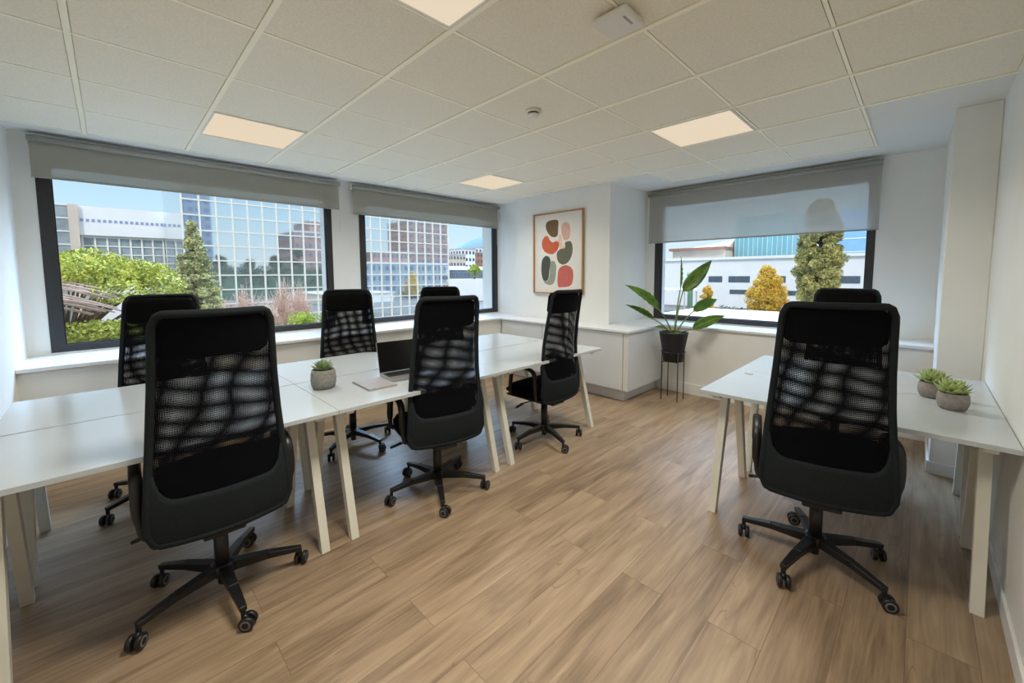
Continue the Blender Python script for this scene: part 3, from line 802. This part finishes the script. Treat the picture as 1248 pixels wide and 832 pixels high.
# mirrored curtain-wall building, facade parallel to the left window wall
D = 40.
root = empty('mirrored_office_block', (16, D, GZ))
x0, x1, z0, z1 = .1047*D-16, .7234*D-16, 0, 13.5
b = MB(); b.box(x0, x1, 0, 14, z0+.3, z1); b.build('mirror_glass_facade', M['mirror'], root)
b = MB()
nx = 23; px = (x1-x0)/nx
for i in range(nx+1):
    x = x0+px*i; b.box(x-.055, x+.055, -.10, 0, z0, z1)
for k in range(-4, 12):
    z = (.0015+.0293*k)*D+4.7
    if 0 < z < z1: b.box(x0, x1, -.08, 0, z-.05, z+.05)
b.build('mullion_grid', M['mull'], root)
b = MB(); b.box(x0-.1, x1+.1, -.1, 14.1, z1, z1+.5); b.box(x0-.2, x1+.2, -.2, 14.1, 0, .3); b.build('roof_edge', M['whiteb'], root)
tag(root, 'office block with a mirrored glass wall in a white grid, outside the left windows', 'building')

# white building behind, left window
D = 55.
root = empty('white_fascia_building', (2, D, GZ))
def zz(k): return k*D+4.7
xa, xb = -.0408*D-2, 8.0-2
b = MB(); b.box(-.031*D-2, xb, 0, 14, 0, zz(.118)); b.box(-.031*D-2, xb, -.5, 0, zz(.070), zz(.118)); b.build('white_walls', M['whiteb'], root)
b = MB(); b.box(-.0425*D-2, -.031*D-2, -.8, 10, 0, zz(.119)); b.build('stone_pier', M['beigeb'], root)
for i in range(20):
    x = -.0278*D-2+i*(.129*D)/19.; w = .105
    b = MB(); b.box(x-w, x+w, -.53, -.5, zz(.0945)-.12, zz(.0945)+.14); b.build('small_window', M['win_b'], root)
b = MB(); b.box(-.029*D-2, xb, -.04, 0, zz(-.02), zz(.067)); b.build('window_band', M['win_l'], root)
b = MB()
for i in range(15):
    x = -.029*D-2+i*.0148*D; b.box(x-.07, x+.07, -.14, -.04, zz(-.02), zz(.07))
for k in range(5):
    z = zz(.067-.0145*k*1.0); b.box(-.029*D-2, xb, -.12, -.04, z-.05, z+.05)
b.build('window_bars', M['mull'], root)
b = MB(); b.box(-.13*D-2, -.0425*D-2, -.25, 8, 0, zz(.118)); b.build('glass_stair_column', M['win_l'], root)
b = MB()
for k in range(7): z = zz(.118-.0215*k); b.box(-.13*D-2, -.0425*D-2, -.32, -.25, z-.06, z+.06)
b.build('stair_bars', M['mull'], root)
tag(root, 'long white building with a blank fascia and tiny windows, outside the left window', 'building')

# things that the mirrored wall reflects, really standing behind and beside this office
def block(name, x0, x1, y0, y1, z1, wallm, label, floors=6, bays=8, zb=0, band=True):
    root = empty(name, ((x0+x1)/2, (y0+y1)/2, GZ)); w, d = (x1-x0)/2, (y1-y0)/2; h = z1-GZ
    b = MB(); b.box(-w, w, -d, d, 0, h); b.build('walls', wallm, root)
    b = MB(); fh = h/floors
    for f in range(floors):
        for k in range(bays):
            xx = -w+(k+.5)*2*w/bays; ww = w/bays*.55; zc = (f+.55)*fh
            b.box(xx-ww, xx+ww, d, d+.03, zc-fh*.22, zc+fh*.22); b.box(xx-ww, xx+ww, -d-.03, -d, zc-fh*.22, zc+fh*.22)
    yb = max(2, int(bays*d/w))
    for f in range(floors):
        for k in range(yb):
            yy = -d+(k+.5)*2*d/yb; ww = d/yb*.55; zc = (f+.55)*fh
            b.box(-w-.03, -w, yy-ww, yy+ww, zc-fh*.22, zc+fh*.22)
    b.build('windows', M['win_d'], root)
    b = MB(); b.box(-w-.15, w+.15, -d-.15, d+.15, h, h+.35); b.build('roof_edge', M['greyb'], root)
    tag(root, label, 'building')
    return root
# mirror image ratio r at virtual distance Yv: x = r*Yv, y = 80 - Yv
def refl(name, r0, r1, Yv, k, wallm, label, **kw):
    block(name, r0*Yv, r1*Yv, 80-Yv-14, 80-Yv, H+k*Yv, wallm, label, **kw)
M['terr'] = ext_mat('grey_terrace_wall', srgb(140, 142, 140), .8, .15)
refl('dark_tower', .085, .150, 128, .215, M['towerb'], 'dark grey tower mirrored in the left edge of the glass office block', floors=16, bays=5)
refl('brick_block', .300, .355, 108, .098, M['brownb'], 'brown block mirrored in the glass behind the left window at its right edge', floors=7, bays=4)
refl('brick_wing', .335, .40, 122, .125, M['terra'], 'taller reddish block mirrored in the glass at the right edge of the left window', floors=9, bays=4)
refl('low_brick_row', .485, .60, 112, .060, M['terra'], 'long low reddish block mirrored in the glass seen through the middle window', floors=5, bays=9)
refl('brick_tower', .592, .735, 118, .15, M['brownb'], 'tall brown tower mirrored in the glass seen through the middle window', floors=11, bays=8)
refl('pale_terrace_block', .44, .74, 92, .031, M['terr'], 'pale grey low block mirrored in the glass below the brown tower', floors=3, bays=16)

# hillside city and terrace seen past the end of the mirrored block
root = empty('blue_hill', (210, 215, GZ-.5)); b = MB(); vs = []; n = 40
for j in range(9):
    for i in range(n+1):
        a = i/n; e = j/8
        vs.append((-60+120*a+40*e, 50-100*a+50*e, 38*(math.sin(math.pi*a)**.7)*math.sin(math.pi/2*e)*(1+.08*math.sin(9*a+4))))
b.add(vs, [(j*(n+1)+i, j*(n+1)+i+1, (j+1)*(n+1)+i+1, (j+1)*(n+1)+i) for j in range(8) for i in range(n)], True); b.build('hill_slope', M['hill'], root)
tag(root, 'hazy blue hill on the horizon in the middle window', 'hill')
for i, (r, Y, k, w) in enumerate(((.765, 84, .060, 2.0), (.80, 94, .078, 2.6), (.835, 104, .070, 2.6), (.87, 116, .085, 3.2), (.735, 128, .045, 3.0))):
    bl = ['low cream block at the left of the far cluster in the middle window', 'pink-white block in the far cluster beside the hill',
          'cream block in the middle of the far cluster under the hill', 'tallest pale block at the right of the far cluster in the middle window',
          'lowest pale block of the far cluster against the mirrored wall'][i]
    block('far_block', r*Y-w, r*Y+w, Y, Y+8, H+k*Y, [M['beigeb'], M['whiteb'], M['terra'], M['whiteb'], M['beigeb']][i], bl, floors=6, bays=4)
root = empty('terrace_building', (48, 56, GZ)); b = MB(); b.box(-10, 18, 0, 10, 0, 3.9); b.box(-10, 18, 6, 10, 3.9, 6.3); b.build('white_walls', M['whiteb'], root)
b = MB()
for i in range(70): b.box(-10+i*.4, -9.94+i*.4, .1, .16, 3.9, 5.1)
b.box(-10, 18, .08, .18, 5.05, 5.15); b.build('railing', M['fence'], root)
b = MB(); b.box(-10, 18, 5.9, 6, 4.0, 5.6); b.build('window_band', M['win_d'], root)
tag(root, 'white building with a railed terrace seen at the right of the middle window', 'building')

# right window: white building, glass blocks
root = empty('white_warehouse', (60, 10, GZ)); R0 = root
b = MB(); b.box(0, 20, -14, 22, 0, 4.7+.037*60); b.build('white_walls', M['whiteb'], root)
for i, (y, z, w) in enumerate(((17.2, 3.9, .9), (14.2, 3.9, 1.3), (10.2, 3.9, 1.3), (6.6, 3.9, 1.0), (3.2, 3.9, 1.4), (-.4, 3.9, 1.4), (-3.2, 3.9, 1.2), (-6.0, 3.95, 1.1), (-9, 3.95, 1.1))):
    b = MB(); b.box(-.04, 0, y-10-w+3, y-10+w+3, z-.42, z+.42); b.build('window', M['win_d'], root)
for i, y in enumerate((14.5, 11.5, 8.5, 5.2)):
    b = MB(); b.box(-.04, 0, y-8.3, y-6.2, 1.9, 2.5); b.build('window', M['win_d'], root)
b = MB(); b.box(-.3, 0, -14, 22, 4.7+.037*60-.35, 4.7+.037*60); b.build('roof_edge', M['whiteb'], root)
tag(root, 'long low white building across the yard, outside the window behind the tall plant', 'building')
root = empty('turquoise_glass_block', (86, 19, GZ)); b = MB(); b.box(0, 14, -2.7, 6.6, 0, 4.7+.125*86); b.build('glass_walls', M['turq'], root)
b = MB()
for i in range(13): b.box(-.06, 0, -2.7+i*.775-.03, -2.7+i*.775+.03, 0, 4.7+.125*86)
b.build('fins', M['mull'], root); tag(root, 'turquoise glass block rising behind the low white building', 'building')
root = empty('blue_glass_block', (88, 7, GZ)); b = MB(); b.box(0, 14, -3.4, 3.2, 0, 4.7+.121*88); b.build('glass_walls', M['blueg'], root)
b = MB()
for i in range(6): b.box(-.06, 0, -3.4, 3.2, 1.5+i*2.2, 1.65+i*2.2)
b.build('floor_bands', M['whiteb'], root); tag(root, 'blue glass block behind the tall tree, at the right of its window', 'building')
root = empty('brown_roof_building', (82, 32, GZ)); b = MB(); b.box(0, 12, -6.0, 4, 0, 4.7+.055*82); b.build('walls', M['beigeb'], root)
b = MB(); b.box(-1, 12.4, -6.2, 4.4, 4.7+.055*82, 4.7+.061*82); b.build('flat_roof', M['brownb'], root)
b = MB(); b.hexa([(2, -6, 4.7+.061*82), (12, -6, 4.7+.061*82), (12, 2, 4.7+.061*82), (2, 2, 4.7+.061*82)], [(5, -6, 4.7+.080*82), (9, -6, 4.7+.080*82), (9, -4, 4.7+.072*82), (5, -4, 4.7+.072*82)]); b.build('pitched_roof', M['beigeb'], root)
tag(root, 'beige building with a brown roof behind the low white building, left side of that window', 'building')
root = empty('green_post', (46, 18.1, GZ)); b = MB(); b.lathe([(.28, 0), (.28, 4.4), (.4, 4.5), (.4, 4.8)], n=16); b.build('post_shaft', ext_mat('pale_green_paint', srgb(150, 190, 160), .6), root)
tag(root, 'pale green round post standing in the yard', 'post')
root = empty('white_canopy', (50, 22, GZ)); b = MB(); b.box(-2, 2, -2.6, 2.6, 2.5, 2.8); b.build('canopy_roof', M['whiteb'], root)
for sx in (-1, 1):
    for sy in (-1, 1):
        b = MB(); b.box(sx*1.8-.06, sx*1.8+.06, sy*2.4-.06, sy*2.4+.06, 0, 2.5); b.build('canopy_post', M['greyb'], root)
tag(root, 'white flat canopy on posts in the yard by the green post', 'canopy')
root = empty('flat_roof_shed', (30, 6.4, GZ)); b = MB(); b.box(-6, 6, -7, 7, 0, 1.55); b.build('shed_walls', M['beigeb'], root)
b = MB(); b.box(-6.2, 6.2, -7.2, 7.2, 1.55, 1.75); b.build('flat_roof', M['beigeb'], root)
tag(root, 'low pale flat roof just below the window behind the tall plant', 'shed')

# ------------------------------------------------------------------ trees
def clump(mb, c, rx, rz, n, size, rr, flat=0):
    for _ in range(n):
        while True:
            v = Vector((rr.uniform(-1, 1), rr.uniform(-1, 1), rr.uniform(-1, 1)))
            if .25 < v.length < 1: break
        v = v*(1/ v.length**.4)
        p = Vector((c[0]+v.x*rx, c[1]+v.y*rx, c[2]+v.z*rz))
        a = Vector((rr.gauss(0, 1), rr.gauss(0, 1), rr.gauss(0, 1)*(1-flat))).normalized(); b_ = a.cross(Vector((rr.gauss(0, 1), rr.gauss(0, 1), rr.gauss(0, 1)))).normalized()
        s_ = size*rr.uniform(.6, 1.3)
        mb.add([p-a*s_*.5, p+b_*s_*.28, p+a*s_*.5, p-b_*s_*.28], [(0, 1, 2, 3)])
def branches(mb, base, tops, r0, rr):
    for t in tops:
        m = (Vector(base)+Vector(t))/2+Vector((rr.uniform(-.2, .2), rr.uniform(-.2, .2), .2))
        pts = quad_bez(base, m, t, 6); mb.tube(pts, [r0*(1-.8*i/6) for i in range(7)], 6)

# umbrella pine
rr = random.Random(11); cx, cy = -1.0, 16.5
root = empty('umbrella_pine', (cx, cy, GZ)); f = MB(); t = MB(); t.tube([(0, 0, 0), (.1, 0, 1.5), (-.1, .1, 2.8), (0, 0, 4.0)], [.22, .19, .15, .1], 10)
tops = []
for k in range(46):
    a = rr.uniform(0, 2*math.pi); q_ = math.sqrt(rr.uniform(0, 1)); x, y = math.cos(a)*q_*2.35, math.sin(a)*q_*2.2
    z = 5.15-.75*q_**2.2+rr.uniform(-.25, .1); tops.append((x, y, z-.2)); clump(f, (x, y, z), .62, .34, 520, .10, rr)
for k in range(26):
    a = rr.uniform(math.pi*.9, math.pi*2.1); q_ = rr.uniform(.55, 1); x, y = math.cos(a)*q_*2.2, math.sin(a)*q_*2.2
    z = 3.0+rr.uniform(-.45, .35); clump(f, (x, y, z), .62, .26, 520, .10, rr); tops.append((x, y, z))
f.build('pine_foliage', M['f_pine'], root); branches(t, (0, 0, 2.6), tops, .06, rr); t.build('pine_trunk', M['bark'], root)
dr = MB()
for k in range(26):
    y0 = rr.uniform(-2.5, -1.9); za = rr.uniform(3.75, 4.3); e = rr.uniform(-.3, .3)
    dr.tube(quad_bez((.9+e, y0*.9, za), (-.6+e, y0, za+.75), (-2.5+e, y0*1.05, za+.15+e*.5), 8), [.022-.002*q for q in range(9)], 5)
    dr.tube(quad_bez((-.3+e, y0, za+.55), (-.9+e, y0-.1, za+.9), (-1.6+e, y0-.15, za+.2), 6), .009, 4)
dr.build('dry_branches', M['barkp'], root)
tag(root, 'broad yellow-green pine with bare pale branches outside the left window', 'tree')

# conifer
rr = random.Random(5); root = empty('spruce_tree', (2.95, 25, GZ)); f = MB(); t = MB(); t.tube([(0, 0, 0), (0, 0, 4), (0, 0, 7.1)], [.2, .12, .02], 8)
for k in range(330):
    q_ = rr.uniform(0, 1)**.7; z = 7.30-q_*6.2; r_ = .04+1.75*q_*rr.uniform(.35, 1.0); a = rr.uniform(0, 2*math.pi)
    x, y = math.cos(a)*r_, math.sin(a)*r_
    clump(f, (x, y, z-.12*r_), .16+.18*q_, .15, 120, .11, rr, .3)
    t.tube([(0, 0, z+.05), (x, y, z-.1*r_)], [.02, .008], 5)
f.build('conifer_foliage', M['f_con'], root); t.build('conifer_trunk', M['bark'], root)
tag(root, 'tall pointed grey-green conifer in the middle of the left window', 'tree')

# garden bank and shrubs
b = MB(); vs = []; n = 24
for j in range(13):
    for i in range(n+1):
        x = -8+19*i/n; y = 13+20*j/12; e = min(1, min(i, n-i)/3, min(j, 12-j)/2)
        vs.append((x, y, GZ-.1+e*(2.2+.25*math.sin(x*1.3+y*.7))))
b.add(vs, [(j*(n+1)+i, j*(n+1)+i+1, (j+1)*(n+1)+i+1, (j+1)*(n+1)+i) for j in range(12) for i in range(n)], True); structure(b.build('garden_ground', M['bank']))
shr = [((4.75, 23.6), 2.55, .9, 'bare pinkish shrub outside the left window, beside the conifer'),
       ((6.0, 21.9), 2.75, .7, 'bare pinkish shrub outside the left window, tallest of the pale bushes'),
       ((4.9, 20.4), 1.6, .6, 'bare pinkish low shrub in front of the conifer, outside the left window'),
       ((7.4, 24.3), 2.5, .7, 'bare pinkish shrub at the right, behind the green bush')]
for i, ((x, y), h, w, lab) in enumerate(shr):
    rr = random.Random(40+i); root = empty('bare_shrub', (x, y, GZ+1.95)); t = MB(); f = MB()
    for k in range(75):
        a = rr.uniform(0, 2*math.pi); q_ = rr.uniform(.1, 1.35); tip = (math.cos(a)*w*q_, math.sin(a)*w*q_, h*rr.uniform(.4, 1)*(1.1-.35*q_))
        t.tube(quad_bez((0, 0, 0), (tip[0]*.6, tip[1]*.6, tip[2]*.5), tip, 4), [.018, .014, .011, .008, .005], 4)
        for s_ in range(4):
            u = rr.uniform(.3, .9); p0 = Vector(tip)*u; t.tube([p0, p0+Vector((rr.uniform(-.3, .3), rr.uniform(-.3, .3), rr.uniform(.15, .5)))], [.008, .004], 4)
        clump(f, (tip[0]*.8, tip[1]*.8, tip[2]*.75), .25, .3, 34, .055, rr)
    t.build('twigs', M['barkp'], root); f.build('dry_leaves', M['f_dry'], root)
    tag(root, lab, 'shrub', 'bare pinkish shrubs below the mirrored wall')
gs = [((6.2, 19.6), .95, .6, 'yellow-green bush at the right end of the left window'), ((4.9, 18.6), .55, .5, 'small yellow-green bush low in the left window'),
      ((8.0, 21.6), 1.25, .7, 'yellow-green bush just past the left window frame'), ((3.2, 18.2), .5, .9, 'low green bush in front of the conifer')]
for i, ((x, y), h, w, lab) in enumerate(gs):
    rr = random.Random(60+i); root = empty('green_bush', (x, y, GZ+1.9)); f = MB(); t = MB()
    for k in range(12):
        a = rr.uniform(0, 2*math.pi); q_ = rr.uniform(0, .8); p = (math.cos(a)*w*q_, math.sin(a)*w*q_, h*rr.uniform(.35, 1)); clump(f, p, .38, .32, 260, .085, rr); t.tube([(0, 0, 0), p], [.02, .008], 4)
    f.build('bush_leaves', M['f_shrub'], root); t.build('bush_stems', M['bark'], root)
    tag(root, lab, 'shrub')
# right window trees
def round_tree(name, loc_, h, w, low, fm, label, n, size, seed, shape):
    rr = random.Random(seed); root = empty(name, (loc_[0], loc_[1], GZ)); f = MB(); t = MB(); t.tube([(0, 0, 0), (.05, 0, h*.5), (0, 0, h*.9)], [.16*w/1.3, .1, .03], 8)
    for k in range(n):
        u = rr.uniform(0, 1); z = low+(h-low)*u; r_ = w*shape(u)*math.sqrt(rr.uniform(.15, 1)); a = rr.uniform(0, 2*math.pi); x, y = math.cos(a)*r_, math.sin(a)*r_
        clump(f, (x, y, z), w*.26, w*.24, 150, size, rr); t.tube([(0, 0, max(low*.8, z-w*.5)), (x, y, z)], [.03, .01], 5)
    f.build('tree_crown', fm, root); t.build('tree_trunk', M['bark'], root); tag(root, label, 'tree')
round_tree('poplar_tree', (33, 4.75), 4.7+4.55, 1.25, 2.6, M['f_pop'], 'tall olive-green tree in the window behind the large right chair', 260, .16, 21, lambda u: max(.10, math.sin(math.pi*(.14+.84*u))**.7))
round_tree('yellow_autumn_tree', (42, 9.75), 4.7+.45, 1.45, 1.0, M['f_yel'], 'round golden-yellow tree in front of the low white building', 170, .15, 22, lambda u: max(.12, math.sin(math.pi*(.30+.68*u))**.9))
round_tree('yellow_autumn_tree', (46, 16.3), 3.2, .9, .8, M['f_yel'], 'small yellow tree by the pale green post', 36, .16, 23, lambda u: max(.2, (1-u)**.5))
round_tree('terrace_shrub', (47.8, 58.0), 2.5, 1.2, .4, M['f_shrub'], 'bright yellow bush on the railed terrace in the middle window', 30, .2, 24, lambda u: max(.3, math.sin(math.pi*u)))
rr = random.Random(77); root = empty('dark_hedge', (44.5, 8, GZ)); f = MB()
for k in range(70): clump(f, (rr.uniform(-.6, .6), -7+14*k/70., rr.uniform(.5, 1.0)), .6, .5, 90, .2, rr)
f.build('hedge_leaves', M['f_dark'], root); b = MB(); b.box(-.3, .3, -7, 7, 0, .7); b.build('hedge_core', M['f_dark'], root); tag(root, 'low dark hedge running behind the yellow tree', 'hedge')
rr = random.Random(91); root = empty('tall_hedge', (21.5, -15.5, GZ)); f = MB()
for k in range(150): clump(f, (-13+26*k/150., rr.uniform(-.6, .6), rr.uniform(3.2, 6.3)), 1.0, .8, 90, .35, rr)
f.build('hedge_leaves', M['f_dark'], root); b = MB(); b.box(-13, 13, -.7, .7, 0, 5.3); b.build('hedge_core', M['f_dark'], root)
tag(root, 'long tall dark hedge mirrored low in the glass wall, under the dark trees', 'hedge')
o = [q for q in bpy.data.objects if q.name == 'terrace_shrub'][0]; o.location.z = GZ+3.9
# dark trees on this side whose mirror image shows low in the glass wall
for i, (r, Yv, h, w) in enumerate(((.162, 100, 8.6, 1.85), (.212, 100, 7.9, 1.85), (.262, 100, 8.9, 1.85), (.306, 99, 10.2, 1.6), (.113, 100, 8.2, 1.85))):
    round_tree('courtyard_tree', (r*Yv, 80-Yv), h, w, 1.0, M['f_dark'], ['dark tree mirrored left of the middle of the glass wall', 'lowest dark tree mirrored in the middle of the glass wall',
               'dark tree mirrored right of centre in the glass wall', 'dark tallest tree mirrored beside the brown block in the glass wall', 'dark tree mirrored below the dark tower in the glass wall'][i], 46, .5, 80+i, lambda u: max(.3, math.sin(math.pi*(.15+.8*u))**.6))


# ------------------------------------------------------------------ sky, sun, lamps
LED = 20.0
SKY_FILL = 15.0  # strength of the added sky lobe that brightens the interior
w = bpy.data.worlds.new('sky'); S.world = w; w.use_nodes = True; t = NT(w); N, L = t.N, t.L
bg = N['Background']; tc = N.new('ShaderNodeTexCoord'); sp = N.new('ShaderNodeSeparateXYZ'); L.new(tc.outputs['Generated'], sp.inputs[0])
r = N.new('ShaderNodeValToRGB'); cr = r.color_ramp; cr.elements[0].position = 0; cr.elements[0].color = (.74, .86, .88, 1); cr.elements[1].position = 1; cr.elements[1].color = (1.2, 1.45, 1.9, 1)
for p_, c in ((.04, (.72, .86, .94, 1)), (.13, (.56, .80, .98, 1)), (.25, (.42, .66, .95, 1)), (.45, (1.1, 1.3, 1.6, 1))):
    e = cr.elements.new(p_); e.color = c
L.new(sp.outputs[2], r.inputs[0])
# bright sky lobe added above the view, window side, to light the room
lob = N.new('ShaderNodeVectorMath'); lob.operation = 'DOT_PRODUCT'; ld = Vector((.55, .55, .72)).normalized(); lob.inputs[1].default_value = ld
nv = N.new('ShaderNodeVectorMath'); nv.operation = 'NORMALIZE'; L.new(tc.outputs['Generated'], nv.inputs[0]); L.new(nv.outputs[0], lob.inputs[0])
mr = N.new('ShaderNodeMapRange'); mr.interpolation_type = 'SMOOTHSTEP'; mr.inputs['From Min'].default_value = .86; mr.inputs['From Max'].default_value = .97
mr.inputs['To Max'].default_value = SKY_FILL; L.new(lob.outputs['Value'], mr.inputs['Value'])
fill_col = N.new('ShaderNodeVectorMath'); fill_col.operation = 'SCALE'; fill_col.inputs[0].default_value = (.60, .90, 1.35); L.new(mr.outputs[0], fill_col.inputs['Scale'])
fill_add = N.new('ShaderNodeVectorMath'); fill_add.operation = 'ADD'; L.new(r.outputs[0], fill_add.inputs[0]); L.new(fill_col.outputs[0], fill_add.inputs[1])
L.new(fill_add.outputs[0], bg.inputs[0]); bg.inputs[1].default_value = 1.0
SKY = bg
def lamp(name, kind, loc_, rot, energy, **k):
    d = bpy.data.lights.new(name, kind); d.energy = energy
    for a, v in k.items(): setattr(d, a, v)
    o = bpy.data.objects.new(name, d); COL.objects.link(o); o.location = loc_; o.rotation_euler = rot; return o
sun = lamp('sun', 'SUN', (0, 0, 30), (0, 0, 0), 1.7, angle=R(.6), color=(1, .95, .86))
sd = Vector((.62, .62, -.72)); sun.rotation_euler = sd.to_track_quat('-Z', 'Y').to_euler()
# the LED panels are low-glare downlights: each throws its light in a downward cone
for i, j, k in ((1, 5, .75), (1, 1, 1.30), (5, 1, .95), (5, 5, .65)):
    lamp('panel_light', 'AREA', ((gx[i]+gx[i+1])/2, (gy[j]+gy[j+1])/2, ZC-.022), (0, 0, 0), LED*k, shape='SQUARE', size=.54, spread=R(146), color=(1, .95, .84))
# light portals in the openings
lamp('portal', 'AREA', ((W1[0]+W1[1])/2, YA+.3, (WZ0+WZ1)/2), (R(-90), 0, 0), 1, shape='RECTANGLE', size=W1[1]-W1[0], size_y=WZ1-WZ0).data.cycles.is_portal = True
lamp('portal', 'AREA', ((W2[0]+W2[1])/2, YA+.3, (WZ0+WZ1)/2), (R(-90), 0, 0), 1, shape='RECTANGLE', size=W2[1]-W2[0], size_y=WZ1-WZ0).data.cycles.is_portal = True
lamp('portal', 'AREA', (XC+.3, (W3[0]+W3[1])/2, (WZ0+W3Z1)/2), (0, R(90), 0), 1, shape='RECTANGLE', size=W3Z1-WZ0, size_y=W3[1]-W3[0]).data.cycles.is_portal = True

# ------------------------------------------------------------------ camera
cam = bpy.data.cameras.new('camera'); co = bpy.data.objects.new('camera', cam); COL.objects.link(co); S.camera = co
cam.sensor_width = 36; cam.lens = 493.162/1248*36; cam.shift_x = 0; cam.shift_y = -(416-372.895)/1248
cam.clip_start = .02; cam.clip_end = 2000
yaw, pit, rol = .789970379, -.0779521404, -.00535878436
f = Vector((math.cos(yaw)*math.cos(pit), math.sin(yaw)*math.cos(pit), math.sin(pit)))
r_ = f.cross(Vector((0, 0, 1))).normalized(); u = r_.cross(f)
c, s_ = math.cos(rol), math.sin(rol)
right = r_*c+u*s_; up = -(-r_*s_)*0+(u*c-r_*s_)
m = Matrix((right, up, -f)).transposed().to_4x4(); m.translation = Vector((0, 0, H)); co.matrix_world = m

S.view_settings.view_transform = 'Standard'; S.view_settings.look = 'None'; S.view_settings.gamma = 1; S.view_settings.exposure = 0.14
S.view_settings.use_curve_mapping = False
S.cycles.use_denoising = True
S.cycles.max_bounces = 14; S.cycles.diffuse_bounces = 9; S.cycles.transparent_max_bounces = 24; S.cycles.glossy_bounces = 5
S.cycles.sample_clamp_indirect = 8
